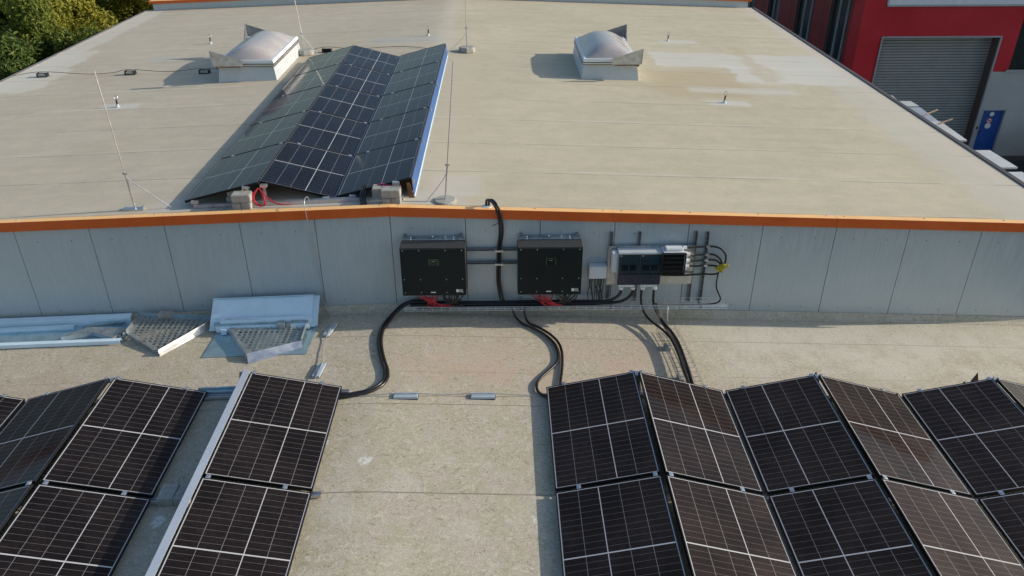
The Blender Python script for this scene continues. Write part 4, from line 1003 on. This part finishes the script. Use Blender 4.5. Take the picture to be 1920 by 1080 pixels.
# ------------------------------------------------------------------ the red building across the yard
rb=empty('red_hall',(16,22.8,GROUND),'red clad industrial building with tall roller shutter and blue door across the yard','building')
def rp(name,mb,mat,parent=None,**k):
    o=mb.build(name,M[mat],None,**k); o.parent=rb if parent is None else parent
    if parent is None: o.matrix_parent_inverse=Matrix.Translation((-16,-22.8,-GROUND))
    return o
Yf=22.8; TOP=3.2
rp('facade',MB().box(16.75,16.905,Yf+.02,Yf+.6,GROUND,-.06).box(16.905,21.74,Yf+.02,Yf+.6,-1.25,-.06).box(21.74,22.42,Yf+.02,Yf+.6,-2.66,-.06).box(22.42,40,Yf+.02,Yf+.6,-.25,-.06),'facade')
rp('corner_pier',MB().box(15.89,16.75,Yf-.04,Yf+.9,GROUND,TOP),'facade')
rp('fascia',MB().box(16.83,40,Yf-.03,Yf+.6,.01,TOP),'whiteband')
rp('fascia_trim',MB().box(16.79,40,Yf-.06,Yf+.6,-.058,.008).box(16.76,16.828,Yf-.06,Yf+.6,.008,TOP),'band')
rp('plinth_wall',MB().box(21.74,21.89,Yf,Yf+.6,GROUND,-2.662).box(22.83,40,Yf,Yf+.6,GROUND,-2.662).box(21.89,22.83,Yf,Yf+.6,-4.26,-2.662),'band')
rp('plinth_joint',MB().box(21.74,40,Yf-.003,Yf-.0005,-3.35,-3.33).box(22.83,40,Yf-.003,Yf-.0005,-4.25,-4.23),'mullion')
rp('window_sill',MB().box(22.3,40,Yf-.05,Yf-.004,-2.66,-2.58),'mullion')
wv=rp('strip_window',MB().box(22.42,40,Yf+.10,Yf+.15,-2.58,-.25),'glass')
sh=rp('roller_shutter',MB().box(16.93,21.72,Yf+.54,Yf+.58,GROUND,-1.27),'shutter')
fr=MB().box(16.865,16.92,Yf-.03,Yf+.05,GROUND,-1.215).box(16.92,21.70,Yf-.03,Yf+.05,-1.27,-1.215).box(21.70,21.755,Yf-.03,Yf+.05,GROUND,-1.215)
rp('frame',fr,'mullion',sh).matrix_parent_inverse=Matrix.Identity(4)
for a,b in((21.705,21.735),(16.925,16.932)): rp('jamb',MB().box(a,b,Yf+.052,Yf+.538,GROUND,-1.27),'brownframe')
dr=rp('door',MB().box(21.90,22.82,Yf+.10,Yf+.14,GROUND,-4.275),'blue')
for nm,mb,mat in (('frame',MB().box(21.86,21.90,Yf-.02,Yf+.16,GROUND,-4.24).box(22.82,22.87,Yf-.02,Yf+.16,GROUND,-4.24).box(21.90,22.82,Yf-.02,Yf+.16,-4.28,-4.24),'mullion'),('handle',MB().box(21.95,21.98,Yf+.05,Yf+.10,-5.30,-5.18).box(21.98,22.10,Yf+.05,Yf+.07,-5.22,-5.19),'black')):
    rp(nm,mb,mat,dr)
def disc(x,z,r_,y,mat,name,hole=0):
    m=MB(); n=24
    if hole:
        vs=[(x+q*math.cos(2*PI*k/n),y,z+q*math.sin(2*PI*k/n)) for q in(hole,r_) for k in range(n)]
        m.add(vs,[(k,(k+1)%n,n+(k+1)%n,n+k) for k in range(n)])
    else: m.add([(x+r_*math.cos(2*PI*k/n),y,z+r_*math.sin(2*PI*k/n)) for k in range(n)],[tuple(range(n))])
    return rp(name,m,mat,dr)
disc(22.36,-4.47,.095,Yf+.096,'label','round_sign'); disc(22.32,-4.98,.125,Yf+.096,'label','round_sign'); 
M['signred']=simple('sign_red',(.5,.02,.03),.5)
ps=disc(22.33,-4.76,.12,Yf+.096,'label','prohibition_sign'); disc(22.33,-4.76,.12,Yf+.0945,'signred','ring',.085)
rp('symbol',MB().obox((22.33,Yf+.0945,-4.76),(.10,.002,.05)),'black',dr); rp('slash',MB().obox((22.33,Yf+.093,-4.76),(.20,.002,.022),(0,.785,0)),'signred',dr)
rp('call_box',MB().box(21.79,21.84,Yf-.05,Yf-.003,-5.08,-4.98),'black')
# side face towards the hall
Xf=15.89
ys=[(23.7,24.0,'red'),]
segs=[(24.0,26.1),(28.0,30.2),(32.6,34.5),(36.8,39.0),(41.2,43.4),(45.6,47.8)]
prev=23.7
wall=MB()
for a,b in segs:
    wall.box(Xf,Xf+.3,prev,a,GROUND,TOP); prev=b
wall.box(Xf,Xf+.3,prev,52,GROUND,TOP)
rp('side_facade',wall,'facadeshaded')
for i,(a,b) in enumerate(segs):
    f=rp('window',MB().box(Xf+.12,Xf+.16,a,b,GROUND,TOP),'glass')
    k=(b-a)
    for yy in (a+.20*k,a+.60*k): rp('mullion',MB().box(Xf+.05,Xf+.119,yy-.025,yy+.025,GROUND,TOP),'mullion',f)
    rp('frame',MB().box(Xf-.02,Xf+.119,b-.07,b,GROUND,TOP).box(Xf+.02,Xf+.119,a,a+.05,GROUND,TOP),'brownframe',f)
    if i<5: rp('panel_joint',MB().box(Xf-.012,Xf-.001,b+.75,b+.80,GROUND,TOP),'brownframe')
rp('entrance_canopy',MB().box(Xf-.45,Xf-.03,23.9,24.5,.05,.14),'band')
rp('roof',MB().box(Xf+.1,40,Yf+.6,52,TOP-.3,TOP-.1),'band')

# ------------------------------------------------------------------ yard things beyond the right eave
r=empty('low_canopy',(13.5,13,GROUND),'low canopy roofed with white and grey-blue sheets just below the right eave','canopy')
def cp_(name,mb,mat):
    o=mb.build(name,M[mat],r); o.matrix_parent_inverse=Matrix.Translation((-13.5,-13,-GROUND)); return o
def sheet(y0,y1,x1a,x1b,z,mat):
    cp_('roof_sheet',MB().hexa([(11.5,y0,z),(x1a,y0,z),(x1b,y1,z),(11.5,y1,z),(11.5,y0,z+.05),(x1a,y0,z+.05),(x1b,y1,z+.05),(11.5,y1,z+.05)]),mat)
sheet(16.35,17.2,14.92,15.02,-2.06,'whitesheet'); sheet(15.75,16.32,15.26,15.24,-2.0,'whitesheet'); sheet(14.15,15.72,15.18,15.30,-2.04,'bluesheet'); sheet(12.35,14.12,15.08,15.17,-2.0,'whitesheet')
sheet(11.62,12.2,14.98,15.04,-2.1,'whitesheet'); sheet(10.15,11.50,15.30,15.28,-2.0,'whitesheet'); sheet(9.2,9.9,15.22,15.28,-2.03,'whitesheet')
for yy in(9.6,13,16.8):
    for xx in(11.7,14.6): cp_('post',MB().box(xx-.06,xx+.06,yy-.06,yy+.06,GROUND,-2.12),'galv')
for k,(p,q) in enumerate((((15.0,14.75,-1.92),(15.42,14.9,-1.82)),((14.95,13.80,-1.92),(15.38,13.88,-1.80)))):
    o=MB().tube([p,q],.028,5).build('wooden_stick',M['wood']); tag(o,'%s wooden stick poking out over the edge of the low canopy'%['far','near'][k],'stick','sticks on the low canopy')
# covered heap by the blue door
def lumps(cx,cy,cz,a,b,h_,seed):
    rnd=random.Random(seed); m=MB(); n,mm=28,12; vs=[];fs=[]
    for j in range(mm+1):
        f=j/mm
        for k in range(n):
            t=2*PI*k/n; rr=math.cos(f*PI/2)**.6*(1+.10*math.sin(3*t+seed)+.07*math.sin(7*t+2*f*5))
            vs.append((cx+a*rr*math.cos(t)+rnd.uniform(-.04,.04),cy+b*rr*math.sin(t)+rnd.uniform(-.04,.04),cz+h_*math.sin(f*PI/2)*(1+.06*math.sin(5*t))+rnd.uniform(-.02,.03)))
    for j in range(mm):
        for k in range(n): fs.append((j*n+k,j*n+(k+1)%n,(j+1)*n+(k+1)%n,(j+1)*n+k))
    fs.append(tuple(range(mm*n,mm*n+n)))
    return m.add(vs,fs)
tag(lumps(24.9,20.7,GROUND,1.7,1.4,1.75,3).build('covered_heap',M['tarp'],smooth=True),'heap under black tarpaulin right of the blue door','heap')
for k in range(6):
    o=MB().obox((22.6+.45*k,19.1+.5*math.sin(k*2.1),GROUND+.12+.03*k),(1.9,.22,.06),(random.uniform(-.05,.05),random.uniform(-.1,.1),random.uniform(-.6,.9)),0).build('dark_board',M['tarp']); tag(o,'dark board lying in the yard before the tarpaulin heap','board','boards lying in the yard')

# ------------------------------------------------------------------ ground, trees
g=MB().add([(-400,-300,GROUND),(400,-300,GROUND),(400,600,GROUND),(-400,600,GROUND)],[(0,1,2,3)])
tag(g.build('ground',M['asphalt']),kind='structure')
M['grass']=simple('rough_grass',(.045,.06,.018),.95,0,.4,1.5,.5)
tag(MB().add([(-90,-40,GROUND+.01),(-10.5,-40,GROUND+.01),(-10.5,22,GROUND+.01),(-10,120,GROUND+.01),(-90,120,GROUND+.01)],[(0,1,2,3,4)]).build('grass_verge',M['grass']),kind='structure')
FOL=[foliage_mat('dark_green_leaves',(.05,.088,.018),(.095,.145,.026),(.16,.20,.04)),
     foliage_mat('yellow_green_leaves',(.14,.165,.02),(.27,.26,.03),(.38,.33,.045)),
     foliage_mat('mid_green_leaves',(.075,.12,.02),(.155,.195,.03),(.24,.265,.045)),
     foliage_mat('brownish_leaves',(.17,.14,.05),(.26,.205,.08),(.31,.27,.065))]
def leaf_mesh(seed,n,R_,Hc):
    rnd=random.Random(seed); m=MB(); cl=[]
    for k in range(34):
        while True:
            p=Vector((rnd.uniform(-1,1),rnd.uniform(-1,1),rnd.uniform(-1,1)))
            if .25<p.length<1: break
        cl.append((Vector((p.x*R_,p.y*R_,p.z*Hc)),rnd.uniform(.45,.95)*R_*.42))
    for i in range(n):
        c,rr=rnd.choice(cl); d=Vector((rnd.gauss(0,1),rnd.gauss(0,1),rnd.gauss(0,1))).normalized()*rr*rnd.uniform(.35,1.05)**.6
        p=c+d; nrm=(d.normalized()+Vector((rnd.gauss(0,.5),rnd.gauss(0,.5),rnd.gauss(0,.5)+.5))).normalized()
        u=nrm.orthogonal().normalized(); u=Matrix.Rotation(rnd.uniform(0,6.28),3,nrm)@u; v=nrm.cross(u)
        s=rnd.uniform(.032,.068); L=s*rnd.uniform(1.3,1.9)
        m.add([p-u*L,p-v*s*.7+nrm*.02,p+u*L,p+v*s*.7+nrm*.02],[(0,1,2,3)])
    return m
def trunk_mesh(seed,H,R_,Hc):
    rnd=random.Random(seed); m=MB(); m.tube([(0,0,0),(.05,.03,H*.35),(-.05,.05,H*.7),(0,0,H)],[.22,.17,.11,.04],8)
    for k in range(9):
        a=rnd.uniform(0,6.28); z=H*rnd.uniform(.4,.85); L=R_*rnd.uniform(.6,.95)
        m.tube([(0,0,z),(math.cos(a)*L*.5,math.sin(a)*L*.5,z+L*.4),(math.cos(a)*L,math.sin(a)*L,z+L*.6)],[.08,.05,.015],5)
    return m
crowns=[]; 
for k in range(4):
    R_,Hc=(2.5,3.0) if k!=3 else (2.1,2.6)
    a=leaf_mesh(50+k,30000 if k!=3 else 18000,R_,Hc); b=trunk_mesh(80+k,6.2,R_,Hc)
    me=bpy.data.meshes.new('crown'); me.from_pydata(a.v,[],a.f)
    mt=bpy.data.meshes.new('trunk'); mt.from_pydata(b.v,[],b.f); mt.materials.append(M['bark']); mt.polygons.foreach_set('use_smooth',[True]*len(b.f))
    crowns.append((me,mt))
cm={}
def tree(x,y,s,kind,shape):
    names=['dark green','yellowing','mid green','brownish thinning']
    r=empty('leafy_tree',(x,y,GROUND),'%s leafy tree in the dense wood beyond the left roof edge'%names[kind],'tree','%s trees beyond the left roof edge'%names[kind],(0,0,random.uniform(0,6.28)))
    r.scale=(s,s,s)
    me,mt=crowns[shape]
    key=(shape,kind)
    if key not in cm:
        c=me.copy(); c.materials.append(FOL[kind]); cm[key]=c
    o=bpy.data.objects.new('crown',cm[key]); COL.objects.link(o); o.parent=r; o.location=(0,0,6.0)
    o=bpy.data.objects.new('trunk',mt); COL.objects.link(o); o.parent=r
TR=[(-13.2,8.2,.84,0,0),(-13.0,12.4,.82,0,2),(-12.8,15.6,.84,2,1),(-13.6,19.2,.9,1,0),(-12.5,22.8,.95,1,2),(-16.8,10.4,.95,0,1),(-16.6,14.6,.98,1,0),(-16.9,18.8,.95,0,2),(-16.2,23.6,1.0,2,1),(-20.6,12.5,1.0,3,3),(-20.8,17.0,1.02,1,1),(-20.4,21.8,1.05,2,2),(-19.8,27.0,1.1,0,0),(-15.5,28.2,1.1,1,1),(-10.8,26.8,1.0,2,0),(-24.8,15.8,1.1,2,0),(-25.2,21.0,1.12,3,3),(-24.5,26.5,1.15,1,2),(-7.0,24.5,.95,0,1),(-29,18,1.2,0,2),(-29.5,25,1.2,2,1),(-22.5,32.5,1.2,2,2),(-11.2,19.0,.74,2,2)]
for a in TR: tree(*a)

# ------------------------------------------------------------------ light, sky, camera
sunv=Vector((2.5,.17,1.0)).normalized()
el=math.asin(sunv.z); az=math.atan2(sunv.x,sunv.y)
w=bpy.data.worlds.new('World'); SC.world=w; w.use_nodes=True
sk=w.node_tree.nodes.new('ShaderNodeTexSky'); sk.sky_type='NISHITA'; sk.sun_disc=False; sk.sun_elevation=el; sk.sun_rotation=az; sk.air_density=1.25; sk.dust_density=2.0; sk.ozone_density=2.5; sk.altitude=200
w.node_tree.links.new(sk.outputs[0],w.node_tree.nodes['Background'].inputs[0]); w.node_tree.nodes['Background'].inputs[1].default_value=.15
l=bpy.data.lights.new('sun','SUN'); l.energy=4.5; l.angle=math.radians(.5); l.color=(1.,.90,.76)
lo=bpy.data.objects.new('sun',l); COL.objects.link(lo); lo.rotation_euler=(-sunv).to_track_quat('-Z','Y').to_euler(); lo.location=(20,5,20)
cam=bpy.data.cameras.new('camera'); co=bpy.data.objects.new('camera',cam); COL.objects.link(co); SC.camera=co
F,cx,cy,cz,yaw,pitch,roll=1479.94993,1.47828895,-9.58351938,5.67584040,.0147029205,.516001974,-.00175903696
cam.sensor_width=36; cam.lens=36*F/1920; cam.clip_end=2000; cam.clip_start=.05
f=Vector((math.sin(yaw)*math.cos(pitch),math.cos(yaw)*math.cos(pitch),-math.sin(pitch))); rt=Vector((math.cos(yaw),-math.sin(yaw),0)); up=rt.cross(f)
c_,s_=math.cos(roll),math.sin(roll); R_=c_*rt+s_*up; U_=-s_*rt+c_*up
co.matrix_world=Matrix(((R_.x,U_.x,-f.x,cx),(R_.y,U_.y,-f.y,cy),(R_.z,U_.z,-f.z,cz),(0,0,0,1)))
SC.view_settings.view_transform='Standard'; SC.view_settings.look='None'; SC.view_settings.exposure=0
SC.cycles.max_bounces=8
